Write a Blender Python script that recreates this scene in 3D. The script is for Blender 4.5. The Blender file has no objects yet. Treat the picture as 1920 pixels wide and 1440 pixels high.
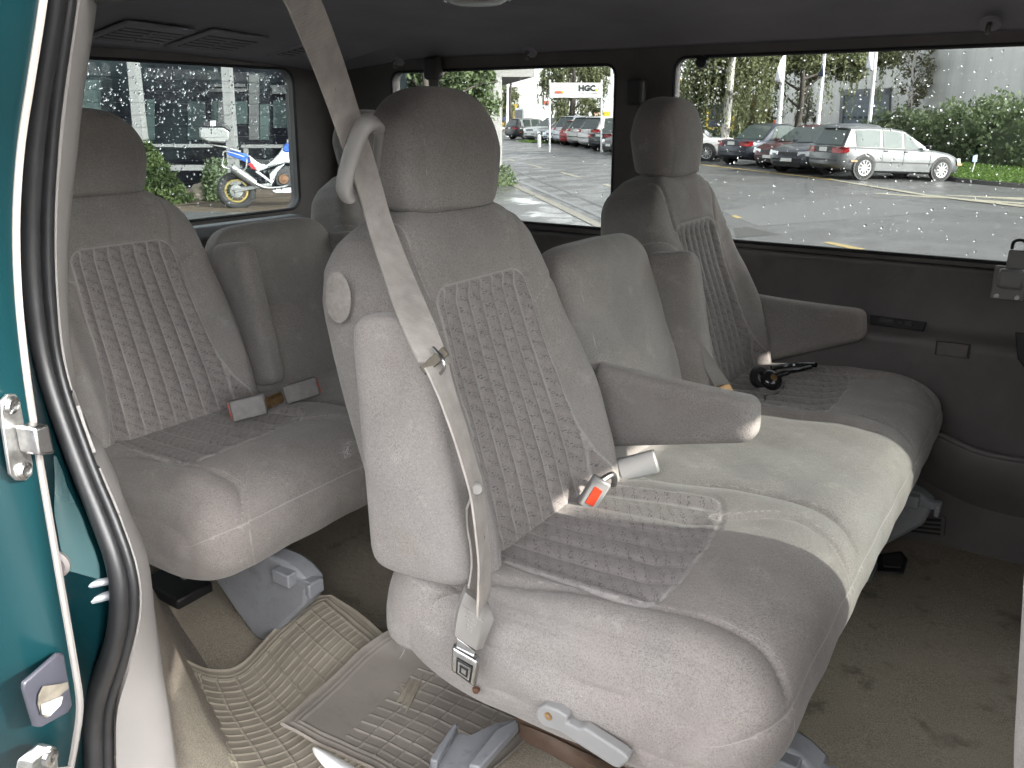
import bpy, bmesh, math, random
import numpy as np
from mathutils import Vector, Matrix
random.seed(7); RNG = np.random.default_rng(7)
SC = bpy.context.scene; COL = SC.collection
rad = math.radians
# ------------------------------------------------------------------ camera, light, exposure
YAW, PITCH, FPX = rad(33.72), rad(18.035), 1548.85          # focal length in pixels of a 1920 px wide picture
FW = np.array([-math.sin(YAW)*math.cos(PITCH), math.cos(YAW)*math.cos(PITCH), -math.sin(PITCH)])
RT = np.cross(FW, [0, 0, 1]); RT /= np.linalg.norm(RT); UPV = np.cross(RT, FW)
cam = bpy.data.objects.new('camera', bpy.data.cameras.new('camera')); COL.objects.link(cam)
cam.data.sensor_width = 36; cam.data.lens = 36*FPX/1920; cam.data.clip_start = 0.02; cam.data.clip_end = 2000
cam.matrix_world = Matrix(((RT[0], UPV[0], -FW[0], 0), (RT[1], UPV[1], -FW[1], 0), (RT[2], UPV[2], -FW[2], 0), (0, 0, 0, 1)))
SC.camera = cam
SUN_EL, SUN_AZ = 27.0, 1.5                                  # azimuth of the sun from the van's nose (+x), towards its left (+y)
w = bpy.data.worlds.new('World'); SC.world = w; w.use_nodes = True
wn, wl = w.node_tree.nodes, w.node_tree.links
sky = wn.new('ShaderNodeTexSky'); sky.sky_type = 'NISHITA'; sky.sun_disc = False
sky.sun_elevation = rad(SUN_EL); sky.sun_rotation = rad(90 - SUN_AZ); sky.air_density = 1.0; sky.dust_density = 2.0; sky.ozone_density = 0.6
hs = wn.new('ShaderNodeHueSaturation'); hs.inputs['Saturation'].default_value = 0.10
wl.new(sky.outputs['Color'], hs.inputs['Color']); wl.new(hs.outputs['Color'], wn['Background'].inputs['Color'])
wn['Background'].inputs['Strength'].default_value = 0.15
sun = bpy.data.objects.new('sun', bpy.data.lights.new('sun', 'SUN')); COL.objects.link(sun)
sd = Vector((math.cos(rad(SUN_EL))*math.cos(rad(SUN_AZ)), math.cos(rad(SUN_EL))*math.sin(rad(SUN_AZ)), math.sin(rad(SUN_EL))))
sun.rotation_euler = sd.to_track_quat('Z', 'Y').to_euler(); sun.data.energy = 1.8; sun.data.angle = rad(1.0); sun.data.color = (1, 0.95, 0.86)
SC.view_settings.view_transform = 'Standard'; SC.view_settings.look = 'None'; SC.view_settings.exposure = 3.52
SC.view_settings.gamma = 1; SC.view_settings.use_curve_mapping = False
SC.render.engine = 'CYCLES'; SC.cycles.sample_clamp_indirect = 6; SC.cycles.max_bounces = 10; SC.cycles.transparent_max_bounces = 24
SC.cycles.diffuse_bounces = 6; SC.cycles.caustics_reflective = False; SC.cycles.caustics_refractive = False

# ------------------------------------------------------------------ helpers
def ray(x, y): return FW + RT*(x-960)/FPX + UPV*(720-y)/FPX
def U(x, y, ax, v):                                          # the world point a photograph pixel shows on the plane axis = v
    d = ray(x, y); i = 'xyz'.index(ax); return d*v/d[i]
def D(x, y, t): return ray(x, y)*t
def lerp(a, b, t): return a + (b-a)*t
def sstep(x, a, b):
    t = np.clip((np.asarray(x, float)-a)/(b-a), 0, 1); return t*t*(3-2*t)
def V3(*a): return np.array(a, float)
def nrm(v): v = np.asarray(v, float); return v/np.linalg.norm(v)
def catmull(P, n, closed=False):
    P = np.asarray(P, float); m = len(P); out = []
    segs = m if closed else m-1
    for i in range(segs):
        if closed: p0, p1, p2, p3 = P[(i-1) % m], P[i], P[(i+1) % m], P[(i+2) % m]
        else: p0, p1, p2, p3 = P[max(i-1, 0)], P[i], P[i+1], P[min(i+2, m-1)]
        for k in range(n):
            t = k/n
            out.append(0.5*((2*p1)+(-p0+p2)*t+(2*p0-5*p1+4*p2-p3)*t*t+(-p0+3*p1-3*p2+p3)*t**3))
    if not closed: out.append(P[-1])
    return np.array(out)
def resample(P, n, closed=False):
    P = np.asarray(P, float)
    if closed: P = np.vstack([P, P[:1]])
    s = np.r_[0, np.cumsum(np.linalg.norm(np.diff(P, axis=0), axis=1))]
    t = np.linspace(0, s[-1], n, endpoint=not closed)
    return np.stack([np.interp(t, s, P[:, k]) for k in range(P.shape[1])], 1)
def interp(x, xs, ys): return np.interp(x, xs, ys)

def mk(name, V, F, mats, parent=None, smooth=40, fm=None, attrs=None):
    me = bpy.data.meshes.new(name); me.from_pydata([tuple(v) for v in np.asarray(V, float)], [], F); 
    for m in (mats if isinstance(mats, (list, tuple)) else [mats]): me.materials.append(m)
    if fm is not None: me.polygons.foreach_set('material_index', np.asarray(fm, np.int32))
    bm = bmesh.new(); bm.from_mesh(me)
    if attrs is None: bmesh.ops.remove_doubles(bm, verts=bm.verts, dist=1e-6)
    bmesh.ops.recalc_face_normals(bm, faces=bm.faces); bm.to_mesh(me); bm.free()
    if attrs:
        for k, a in attrs.items():
            at = me.attributes.new(k, 'FLOAT', 'POINT'); at.data.foreach_set('value', np.asarray(a, np.float32).ravel())
    if smooth:
        me.polygons.foreach_set('use_smooth', [True]*len(me.polygons)); me.set_sharp_from_angle(angle=rad(smooth))
    me.update()
    o = bpy.data.objects.new(name, me); COL.objects.link(o)
    if parent is not None: o.parent = parent
    return o
def tag(o, label=None, cat=None, group=None, kind=None):
    for k, v in (('label', label), ('category', cat), ('group', group), ('kind', kind)):
        if v: o[k] = v
    return o
def thing(name, label, cat, loc=(0, 0, 0), group=None, rot=None):
    o = bpy.data.objects.new(name, None); o.empty_display_size = .05; COL.objects.link(o); o.location = loc
    if rot: o.rotation_euler = rot
    return tag(o, label, cat, group)
def children(o): return [c for c in bpy.data.objects if c.parent == o]
def dup(o, parent=None):
    c = o.copy(); COL.objects.link(c)
    if parent is not None: c.parent = parent
    for ch in list(o.children): dup(ch, c)
    return c

class MB:
    def __init__(s): s.V, s.F, s.fm, s.m = [], [], [], 0
    def add(s, V, F):
        b = len(s.V); s.V += [tuple(map(float, v)) for v in V]; s.F += [tuple(i+b for i in f) for f in F]; s.fm += [s.m]*len(F); return s
    def box(s, c, d, R=None):
        h = np.asarray(d, float)/2; P = np.array([[x, y, z] for x in (-1, 1) for y in (-1, 1) for z in (-1, 1)])*h
        if R is not None: P = P @ np.asarray(R, float).T
        return s.add(P+np.asarray(c, float), [(0, 1, 3, 2), (4, 6, 7, 5), (0, 4, 5, 1), (2, 3, 7, 6), (0, 2, 6, 4), (1, 5, 7, 3)])
    def tube(s, P, r, n=10, closed=False, sec=None, up=(0, 0, 1), caps=True):
        P = np.asarray(P, float); m = len(P); rr = np.broadcast_to(np.asarray(r, float), (m,))
        T = np.roll(P, -1, 0)-np.roll(P, 1, 0) if closed else np.gradient(P, axis=0)
        T /= np.linalg.norm(T, axis=1)[:, None]+1e-12
        if sec is None: a = np.linspace(0, 2*np.pi, n, endpoint=False); sec = np.stack([np.cos(a), np.sin(a)], 1)
        n = len(sec); V = []; N = np.asarray(up, float)
        for i in range(m):
            N = N-T[i]*(N@T[i])
            if np.linalg.norm(N) < 1e-5: N = np.cross(T[i], [1, 0.1, 0])
            N = nrm(N); B = np.cross(T[i], N)
            V += [P[i]+rr[i]*(c[0]*B+c[1]*N) for c in sec]
        F = [(i*n+j, i*n+(j+1) % n, ((i+1) % m)*n+(j+1) % n, ((i+1) % m)*n+j) for i in range(m if closed else m-1) for j in range(n)]
        if not closed and caps: F += [tuple(range(n))[::-1], tuple(range((m-1)*n, m*n))]
        return s.add(V, F)
    def cyl(s, a, b, r, n=16, r2=None): return s.tube([a, b], [r, r if r2 is None else r2], n, up=(0.01, 0.02, 1) if abs(nrm(np.subtract(b, a))[2]) < .9 else (1, 0, 0))
    def prism(s, poly, o, u, v, d):                          # closed polygon in (u,v), from o, extruded by the vector d
        o, u, v, d = map(lambda q: np.asarray(q, float), (o, u, v, d)); n = len(poly)
        A = [o+p[0]*u+p[1]*v for p in poly]; B = [p+d for p in A]
        return s.add(A+B, [tuple(range(n))[::-1], tuple(range(n, 2*n))]+[(i, (i+1) % n, n+(i+1) % n, n+i) for i in range(n)])
    def grid(s, G, wrap=False, caps=False):
        G = np.asarray(G, float); N, M = G.shape[:2]; V = G.reshape(-1, 3)
        F = [(i*M+j, i*M+(j+1) % M, (i+1)*M+(j+1) % M, (i+1)*M+j) for i in range(N-1) for j in range(M if wrap else M-1)]
        if caps: F += [tuple(range(M))[::-1], tuple(range((N-1)*M, N*M))]
        return s.add(V, F)
    def lathe(s, prof, o, ax, n=24, ref=None):               # prof: (radius, along) pairs about the axis ax at o
        ax = nrm(ax); e = np.cross(ax, [0, 0, 1] if abs(ax[2]) < .9 else [1, 0, 0]); e = nrm(e); g = np.cross(ax, e)
        a = np.linspace(0, 2*np.pi, n, endpoint=False)
        G = [[np.asarray(o, float)+ax*h+r*(math.cos(t)*e+math.sin(t)*g) for t in a] for r, h in prof]
        s.grid(G, wrap=True); b = len(s.V)-n*len(prof)
        if prof[0][0] < .0006: s.F.append(tuple(range(b, b+n))[::-1]); s.fm.append(s.m)
        if prof[-1][0] < .0006: s.F.append(tuple(range(len(s.V)-n, len(s.V)))); s.fm.append(s.m)
        return s
    def quad(s, a, b, c, d): return s.add([a, b, c, d], [(0, 1, 2, 3)])
    def slab(s, P, n, t):                                    # polygon P (3-D points) given the thickness t along n
        P = [np.asarray(p, float) for p in P]; k = len(P); n = np.asarray(n, float)*t
        return s.add(P+[p+n for p in P], [tuple(range(k))[::-1], tuple(range(k, 2*k))]+[(i, (i+1) % k, k+(i+1) % k, k+i) for i in range(k)])
    def build(s, name, mats, parent=None, smooth=40, bevel=0, seg=2):
        o = mk(name, s.V, s.F, mats, parent, smooth, s.fm)
        if bevel:
            m = o.modifiers.new('bevel', 'BEVEL'); m.width = bevel; m.segments = seg; m.limit_method = 'ANGLE'; m.angle_limit = rad(30)
        return o
def text_obj(name, body, size, o, u, v, mat, parent, ext=.0005, align='CENTER', bold=0):
    cu = bpy.data.curves.new(name, 'FONT'); cu.body = body; cu.size = size; cu.extrude = ext; cu.align_x = align; cu.align_y = 'CENTER'; cu.resolution_u = 2; cu.offset = bold
    t = bpy.data.objects.new('tmp', cu); COL.objects.link(t); dg = bpy.context.evaluated_depsgraph_get(); dg.update()
    me = bpy.data.meshes.new_from_object(t.evaluated_get(dg)); bpy.data.objects.remove(t); me.materials.clear(); me.materials.append(mat)
    u, v = nrm(u), nrm(v); n = np.cross(u, v)
    me.transform(Matrix(((u[0], v[0], n[0], o[0]), (u[1], v[1], n[1], o[1]), (u[2], v[2], n[2], o[2]), (0, 0, 0, 1))))
    ob = bpy.data.objects.new(name, me); COL.objects.link(ob); ob.parent = parent; return ob

# ------------------------------------------------------------------ materials
class NT:
    def __init__(s, name):
        s.m = bpy.data.materials.new(name); s.m.use_nodes = True; s.t = s.m.node_tree; s.b = s.t.nodes['Principled BSDF']; s.out = s.t.nodes['Material Output']
    def n(s, typ, **kw):
        nd = s.t.nodes.new('ShaderNode'+typ)
        for k, v in kw.items():
            if k in nd.inputs: s.set(nd.inputs[k], v)
            else: setattr(nd, k, v)
        return nd
    def set(s, sock, v):
        if isinstance(v, bpy.types.NodeSocket): s.t.links.new(v, sock)
        else: sock.default_value = v
    def math(s, op, a, b=0.0, c=0.0):
        nd = s.t.nodes.new('ShaderNodeMath'); nd.operation = op
        for i, v in enumerate((a, b, c)): s.set(nd.inputs[i], v)
        return nd.outputs[0]
    def mix(s, f, a, b):
        nd = s.t.nodes.new('ShaderNodeMix'); nd.data_type = 'RGBA'
        s.set(nd.inputs[0], f); s.set(nd.inputs[6], (*a, 1) if isinstance(a, tuple) else a); s.set(nd.inputs[7], (*b, 1) if isinstance(b, tuple) else b); return nd.outputs[2]
    def noise(s, scale, detail=3, rough=.5, vec=None, dist=0):
        nd = s.n('TexNoise'); nd.inputs['Scale'].default_value = scale; nd.inputs['Detail'].default_value = detail
        nd.inputs['Roughness'].default_value = rough; nd.inputs['Distortion'].default_value = dist
        s.t.links.new(vec if vec is not None else s.obj(), nd.inputs['Vector']); return nd.outputs['Fac']
    def obj(s):
        if not hasattr(s, '_o'): s._o = s.n('TexCoord').outputs['Object']
        return s._o
    def mapv(s, scale, vec=None):
        nd = s.n('Mapping'); nd.inputs['Scale'].default_value = scale; s.t.links.new(vec if vec is not None else s.obj(), nd.inputs['Vector']); return nd.outputs[0]
    def ramp(s, f, a, b):
        nd = s.n('MapRange'); s.set(nd.inputs[0], f); nd.inputs[1].default_value = a; nd.inputs[2].default_value = b; nd.clamp = True; return nd.outputs[0]
    def bump(s, h, strength=.3, dist=.002):
        nd = s.n('Bump'); nd.inputs['Strength'].default_value = strength; nd.inputs['Distance'].default_value = dist
        s.set(nd.inputs['Height'], h); s.t.links.new(nd.outputs[0], s.b.inputs['Normal'])
    def attr(s, name): return s.n('Attribute', attribute_name=name).outputs['Fac']
    def P(s, **kw):
        for k, v in kw.items(): s.set(s.b.inputs[k], (*v, 1) if isinstance(v, tuple) and len(v) == 3 else v)
        return s
def sc(c, k): return tuple(min(1, x*k) for x in c)
def plain(name, col, rough=.5, var=.15, vs=8, bump=0, bs=300, metal=0, coat=0, spec=.5, dirt=0):
    m = NT(name); f = m.noise(vs, 5, .6); c = m.mix(m.ramp(f, .3, .7), sc(col, 1-var), sc(col, 1+var))
    if dirt: c = m.mix(m.ramp(m.noise(vs*2.3, 6, .65), .55-.0, .75), c, sc(col, 1-dirt))
    m.P(**{'Base Color': c, 'Roughness': rough, 'Metallic': metal, 'Coat Weight': coat, 'Coat Roughness': .05, 'Specular IOR Level': spec})
    if bump: m.bump(m.noise(bs, 3, .6), bump, .001)
    return m.m
def velour():
    m = NT('velour'); o = m.obj()
    sdf, gro, su, sv = m.attr('sdf'), m.attr('gro'), m.attr('su'), m.attr('sv')
    nap = m.ramp(m.noise(7, 4, .6, dist=.6), .38, .62); wear = m.ramp(m.noise(2.6, 3, .5), .35, .65)
    rub = m.noise(5.5, 5, .65, vec=m.mapv((1, 1, .6)), dist=.8); worm = m.noise(470, 2, .55, dist=1.0); grain = m.noise(800, 2, .6)
    plainc = m.mix(nap, (.282, .249, .233), (.340, .302, .282)); plainc = m.mix(wear, plainc, m.mix(.5, plainc, (.262, .258, .252)))
    plainc = m.mix(m.ramp(m.noise(16, 5, .7), .58, .78), plainc, (.40, .375, .345))
    plainc = m.mix(m.math('MULTIPLY', m.ramp(rub, .50, .68), .40), plainc, (.40, .365, .34)); plainc = m.mix(m.math('MULTIPLY', m.ramp(m.noise(3.7, 5, .6, dist=1.5), .56, .70), .30), plainc, (.215, .205, .200)); plainc = m.mix(m.math('MULTIPLY', m.ramp(m.noise(9, 4, .6, dist=.4), .62, .72), .30), plainc, (.27, .225, .185))
    cv = m.n('CombineXYZ'); m.set(cv.inputs[0], su); m.set(cv.inputs[1], sv)
    st = cv.outputs[0]; stw = m.mapv((.75, 1.15, 1), st)
    # rows of short dark dashes running diagonally in wavy bands
    wav = m.n('TexWave', bands_direction='DIAGONAL'); wav.inputs['Scale'].default_value = 25; wav.inputs['Distortion'].default_value = 2.4; wav.inputs['Detail'].default_value = 2
    wav.inputs['Detail Scale'].default_value = 1.2; m.t.links.new(stw, wav.inputs['Vector'])
    das = m.noise(1, 1, .5, vec=m.mapv((230, 420, 1), st)); dot = m.math('MULTIPLY', m.ramp(das, .54, .58), m.math('ADD', m.math('MULTIPLY', m.ramp(wav.outputs['Fac'], .45, .80), .85), .15))
    insc = m.mix(m.ramp(m.noise(60, 3, .6), .35, .65), (.254, .229, .220), (.310, .279, .266)); insc = m.mix(m.math('MULTIPLY', dot, .60), insc, (.045, .048, .062))
    isin = m.ramp(sdf, .0008, -.0008); c = m.mix(isin, plainc, insc)
    edge = m.ramp(gro, .0034, .0012)
    c = m.mix(m.math('MULTIPLY', m.math('MULTIPLY', m.ramp(worm, .50, .40), m.math('SUBTRACT', 1.0, m.math('MULTIPLY', isin, .6))), m.math('ADD', .22, m.math('MULTIPLY', m.ramp(rub, .35, .65), .42))), c, (.135, .126, .120))
    c = m.mix(m.math('MULTIPLY', m.ramp(worm, .60, .70), .30), c, (.50, .46, .43))
    c = m.mix(m.math('MULTIPLY', edge, .66), c, (.45, .42, .40))
    m.P(**{'Base Color': c, 'Roughness': .92, 'Specular IOR Level': .15, 'Sheen Weight': .25, 'Sheen Roughness': .45, 'Sheen Tint': (.9, .88, .85)})
    h = m.math('ADD', m.math('MULTIPLY', worm, .6), m.math('MULTIPLY', grain, .35)); h = m.math('ADD', h, m.math('MULTIPLY', m.noise(38, 3, .5), 1.6)); m.bump(h, .45, .0018)
    return m.m
def carpet(name, col, stain=.5):
    m = NT(name); f = m.noise(420, 3, .7); c = m.mix(m.ramp(f, .3, .7), sc(col, .42), sc(col, 1.5))
    c = m.mix(m.math('MULTIPLY', m.ramp(m.noise(9, 5, .6), .58, .70), stain), c, sc(col, .35)); c = m.mix(m.math('MULTIPLY', m.ramp(m.noise(3.3, 4, .6), .45, .7), .5), c, sc(col, 1.25))
    m.P(**{'Base Color': c, 'Roughness': .97, 'Specular IOR Level': .1}); m.bump(m.math('ADD', f, m.noise(60, 3, .6)), .7, .004); return m.m
def glassmat(name, tint=(.93, .96, .95), refl=.6):
    m = NT(name); t = m.t; tr = m.n('BsdfTransparent'); tr.inputs[0].default_value = (*tint, 1); gl = m.n('BsdfGlossy'); gl.inputs['Roughness'].default_value = .01; gl.inputs[0].default_value = (1, 1, 1, 1)
    lw = m.n('Fresnel'); lw.inputs[0].default_value = 1.45; mx = m.n('MixShader'); t.links.new(m.math('MULTIPLY', lw.outputs[0], refl), mx.inputs[0]); t.links.new(tr.outputs[0], mx.inputs[1]); t.links.new(gl.outputs[0], mx.inputs[2]); t.links.new(mx.outputs[0], m.out.inputs[0]); return m.m
def dropmat():
    m = NT('water_drop'); m.P(**{'Base Color': (1, 1, 1), 'Transmission Weight': 1.0, 'IOR': 1.33, 'Roughness': .0}); return m.m
def paint(name, col, metallic=.3, flake=.1, rough=.32):
    m = NT(name); c = m.mix(m.ramp(m.noise(3, 4, .6), .3, .7), sc(col, .9), sc(col, 1.1))
    if flake: c = m.mix(m.math('MULTIPLY', m.ramp(m.noise(900, 1, .5), .5, .7), flake), c, sc(col, 2.2))
    m.P(**{'Base Color': c, 'Metallic': metallic, 'Roughness': rough, 'Coat Weight': .3, 'Coat Roughness': .08}); return m.m

VEL = velour()
CREAM = plain('cream_trim_plastic', (.20, .187, .178), .55, .05, 5, .12, 700)
TRIM = plain('grey_trim_plastic', (.145, .130, .124), .55, .2, 5, .35, 420, dirt=.2)
TRIMD = plain('dark_trim_plastic', (.055, .050, .048), .55, .1, 6, .2, 600)
BLACK = plain('black_plastic', (.015, .015, .016), .4, .2, 20)
RUBBER = plain('black_rubber', (.012, .012, .013), .42, .3, 30, .25, 500, spec=.6)
HEADL = plain('headliner_cloth', (.37, .355, .39), .95, .14, 2.2, .4, 700, spec=.1)
GREYP = plain('grey_plastic', (.27, .265, .262), .42, .08, 12, .1, 500)
GREYB = plain('blue_grey_plastic', (.23, .235, .25), .40, .12, 14, .12, 400, dirt=.35)
SEATP = plain('seat_belt_plastic', (.28, .265, .25), .38, .06, 20)
METAL = plain('bright_metal', (.45, .45, .45), .25, .2, 60, .2, 90, metal=1)
DMETAL = plain('worn_metal', (.42, .42, .41), .38, .35, 70, .4, 120, metal=1)
BRASS = plain('brass', (.55, .36, .18), .35, .3, 80, metal=1)
REDP = plain('red_plastic', (.62, .055, .022), .35, .06, 30)
CARPET = carpet('beige_carpet', (.33, .288, .232), .85)
CARPETL = carpet('pale_carpet', (.23, .20, .168), .3)
GREEN = paint('teal_car_paint', (.0018, .017, .021), .2, .08, .34); GREEN.node_tree.nodes['Principled BSDF'].inputs['Specular IOR Level'].default_value = .25; GREEN.node_tree.nodes['Principled BSDF'].inputs['Coat Weight'].default_value = .12
GLASS = glassmat('window_glass', (.525, .54, .535), .35)
GLASSF = glassmat('front_glass', (.40, .42, .415), .5)
GLASSR = glassmat('tinted_glass', (.55, .58, .58), .5)
DROP = dropmat()
# ------------------------------------------------------------------ the van: shell, trim, windows
ZF = -1.12                                                    # van floor
van = thing('van', 'teal minivan with grey cloth cabin, seen through its open side door', 'van', (0, 0, 0))
def part(name, mb, mat, parent=van, **k): return mb.build(name, mat, parent, **k)
def ring(a0, a1, b0, b1, r, k=10):
    P = []
    for (ca, cb, s) in ((a1-r, b1-r, 0), (a0+r, b1-r, 90), (a0+r, b0+r, 180), (a1-r, b0+r, 270)):
        for i in range(k+1):
            t = rad(s+90*i/k); P.append((ca+r*math.cos(t), cb+r*math.sin(t)))
    return P
def holed(f, outer, hole, r, thick):                          # f(a, b, depth) -> world point; a wall with one rounded opening
    H = ring(*hole, r, 10); n = len(H); ca, cb = (hole[0]+hole[1])/2, (hole[2]+hole[3])/2; ha, hb = (hole[1]-hole[0])/2, (hole[3]-hole[2])/2
    O = []
    for i, (a, b) in enumerate(H):
        k = i % 11; q = i//11
        corner = ((1, 1), (-1, 1), (-1, -1), (1, -1))[q]
        da, db = (a-ca)/ha, (b-cb)/hb; m = max(abs(da), abs(db)); da, db = da/m, db/m
        if k == 5: da, db = corner
        O.append((lerp(outer[0], outer[1], (da+1)/2), lerp(outer[2], outer[3], (db+1)/2)))
    mb = MB(); V = [f(a, b, 0) for a, b in O]+[f(a, b, 0) for a, b in H]+[f(a, b, thick) for a, b in O]+[f(a, b, thick) for a, b in H]
    F = []
    for i in range(n):
        j = (i+1) % n
        F += [(i, j, n+j, n+i), (n+i, n+j, 3*n+j, 3*n+i), (2*n+i, 2*n+j, j, i), (3*n+i, 3*n+j, 2*n+j, 2*n+i)]
    mb.add(V, F); return mb
def window(f, hole, r, thick, glass, drops, seed, dlim=(.0012, .0032), label=None, wires=0, density=None):
    g = MB(); a0, a1, b0, b1 = hole; e = .006; H = ring(a0-e, a1+e, b0-e, b1+e, r, 6); n = len(H)
    d0, d1 = thick*.55, thick*.55+.004
    g.add([f(a, b, d0) for a, b in H]+[f(a, b, d1) for a, b in H], [tuple(range(n))[::-1], tuple(range(n, 2*n))]+[(i, (i+1) % n, n+(i+1) % n, n+i) for i in range(n)])
    pane = g.build('window', glass, van, smooth=30)
    if label: pane['label'] = label
    s = MB(); s.tube([f(a, b, .004) for a, b in ring(a0, a1, b0, b1, r, 8)], .006, 8, closed=True); s.build('window_seal', RUBBER, pane)
    if wires:
        h = MB()
        for k in range(wires):
            b = lerp(b0+.05, b1-.05, k/(wires-1)); h.tube([f(a0+.03, b, d0-.0006), f((a0+a1)/2, b, d0-.0006), f(a1-.03, b, d0-.0006)], .0005, 5)
        h.build('heating_wire', TRIMD, pane)
    rg = np.random.default_rng(seed); db = MB()
    for k in range(drops):
        a = rg.uniform(a0+.01, a1-.01); b = rg.uniform(b0+.01, b1-.01)
        if density is not None and rg.random() > density((a-a0)/(a1-a0), (b-b0)/(b1-b0)): continue
        R = dlim[0]+(dlim[1]-dlim[0])*rg.random()**3.0; el = rg.uniform(1.0, 1.5); sq = rg.uniform(.75, 1.05)
        ctr = [(0, 0, sq)]; V = []
        for hh, q in ((0, 1), (.55, .82), (.9, .42)):
            V += [(R*q*math.cos(t), R*q*el*math.sin(t), R*sq*hh) for t in np.linspace(0, 2*np.pi, 8, endpoint=False)]
        V += [(0, 0, R*sq)]
        F = [(i*8+j, i*8+(j+1) % 8, (i+1)*8+(j+1) % 8, (i+1)*8+j) for i in range(2) for j in range(8)]+[(16+j, 16+(j+1) % 8, 24) for j in range(8)]+[tuple(range(8))[::-1]]
        db.add([f(a+p[0], b+p[1], d1+.0003+p[2]) for p in V], F)
    o = db.build('raindrops', DROP, pane, smooth=80); o['kind'] = 'stuff'
    return pane
YW = 2.42
fL = lambda a, b, d: V3(a, YW+d-.02*max(0, b+.1), b)
XR, XB, XF = -2.45, -1.137, 1.05
mid_hole, frt_hole, drv_hole = (-2.14, -1.232, -.353, .148), (-1.040, .16, -.357, .160), (.34, .95, -.357, .160)
part('side_trim', holed(fL, (XR, XB, -.372, .19), mid_hole, .035, .045), TRIM)
part('side_trim', holed(fL, (XB, .25, -.372, .19), frt_hole, .035, .045), TRIM); part('side_trim', holed(fL, (.25, XF, -.372, .19), drv_hole, .035, .045), TRIM); window(fL, drv_hole, .035, .045, GLASSF, 60, 8)
m = MB(); m.box((.25, 2.365, -.42), (.14, .15, 1.22)); part('door_pillar', m, TRIM, bevel=.02)
window(fL, mid_hole, .035, .045, GLASS, 620, 1, label='quarter window spotted with raindrops', density=lambda u, v: .35+.65*v)
window(fL, frt_hole, .035, .045, GLASS, 1300, 2, dlim=(.0011, .0034), label='long side window with raindrops', density=lambda u, v: .3+.7*v)
# lower left wall: profile (y, z) swept along the van
prof = [(2.333, ZF-.01), (2.335, -1.0), (2.345, -.80), (2.342, -.70), (2.338, -.60), (2.338, -.568), (2.35, -.552), (2.378, -.542), (2.392, -.52), (2.400, -.46), (2.403, -.40), (2.410, -.380), (2.43, -.372)]
xs = np.r_[np.linspace(XR, -.2, 12), np.linspace(-.1, XF, 10)]
m = MB(); G = []
for x in xs:
    pr = catmull(prof, 4); G.append([(x, y+.012*math.sin(3*x)*(1 if z < -.55 else 0), z) for y, z in pr])
m.grid(G); part('side_panel', m, TRIM, smooth=60)
# outer skin of that side, seen only from outside
m = MB(); m.grid([[(x, 2.50, ZF-.15), (x, 2.53, -.75), (x, 2.50, -.372)] for x in (XR-.1, XF)]); part('body_panel', m, GREEN)
# headliner with rolled edges; it drops towards the back
ypr = catmull([(2.424, .186), (2.405, .205), (2.33, .232), (2.15, .252), (1.5, .272), (.85, .252), (.66, .235), (.575, .205), (.56, .165)], 6)
m = MB(); G = []
for x in np.r_[np.linspace(XF, -1.9, 24), np.linspace(-1.95, XR, 10)]:
    dz = .085*float(sstep(x, -1.85, -2.5)); G.append([(x, y, z-dz*(1 if .7 < y < 2.3 else .5)) for y, z in ypr])
m.grid(G); part('headliner', m, HEADL, smooth=60)
m = MB(); m.grid([[(x, y+(.04 if y > 1.5 else -.07)*(abs(y-1.5) > .8), z+.05) for y, z in ypr] for x in (XF+.05, XR-.03)]); part('roof', m, GREEN, smooth=60)
# rear doors with the rear window
fR = lambda a, b, d: V3(XR-d+.03*max(0, b+.3), a, b)
rear_hole = (.80, 2.222, -.338, .158)
part('rear_door_trim', holed(fR, (.5, 2.44, -.40, .22), rear_hole, .05, .05), TRIM)
window(fR, rear_hole, .05, .05, GLASSR, 3600, 3, dlim=(.0016, .0046), label='rear window covered in raindrops', wires=12, density=lambda u, v: .08+.92*v**1.4)
m = MB(); m.grid([[(XR+.0, .5, z) if False else (XR+dx, y, z) for dx, z in ((.0, -.395), (.035, -.41), (.05, -.50), (.03, -.8), (.03, ZF))] for y in np.linspace(.5, 2.44, 9)]); part('rear_door_panel', m, TRIM)
m = MB(); m.box((XR+.055, 1.75, -.372), (.07, .80, .045)); part('rear_window_ledge', m, GREYB, bevel=.012)
# right-hand rear quarter behind the door opening
fQ = lambda a, b, d: V3(a, .50-d, b)
qh = (-2.2, -1.18, -.32, .12); part('side_trim', holed(fQ, (XR, -1.02, -.40, .19), qh, .05, .05), TRIM); window(fQ, qh, .05, .05, glassmat('privacy_glass', (.42, .45, .45), .5), 150, 5)
m = MB(); m.grid([[(x, .62, ZF), (x, .60, -.9), (x, .56, -.6), (x, .50, -.395)] for x in (XR, -1.15)]); part('side_panel', m, TRIM)
# floor
m = MB(); nx, ny = 60, 40
m.grid([[(x, y, ZF+.004*math.sin(9*x+3*y)*math.sin(7*y)) for y in np.linspace(.45, 2.36, ny)] for x in np.linspace(XR, 1.7, nx)]); part('floor_carpet', m, CARPET)
m = MB(); m.box((-.35, 1.4, ZF-.10), (4.2, 2.0, .10)); part('floor_pan', m, TRIMD)
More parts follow.
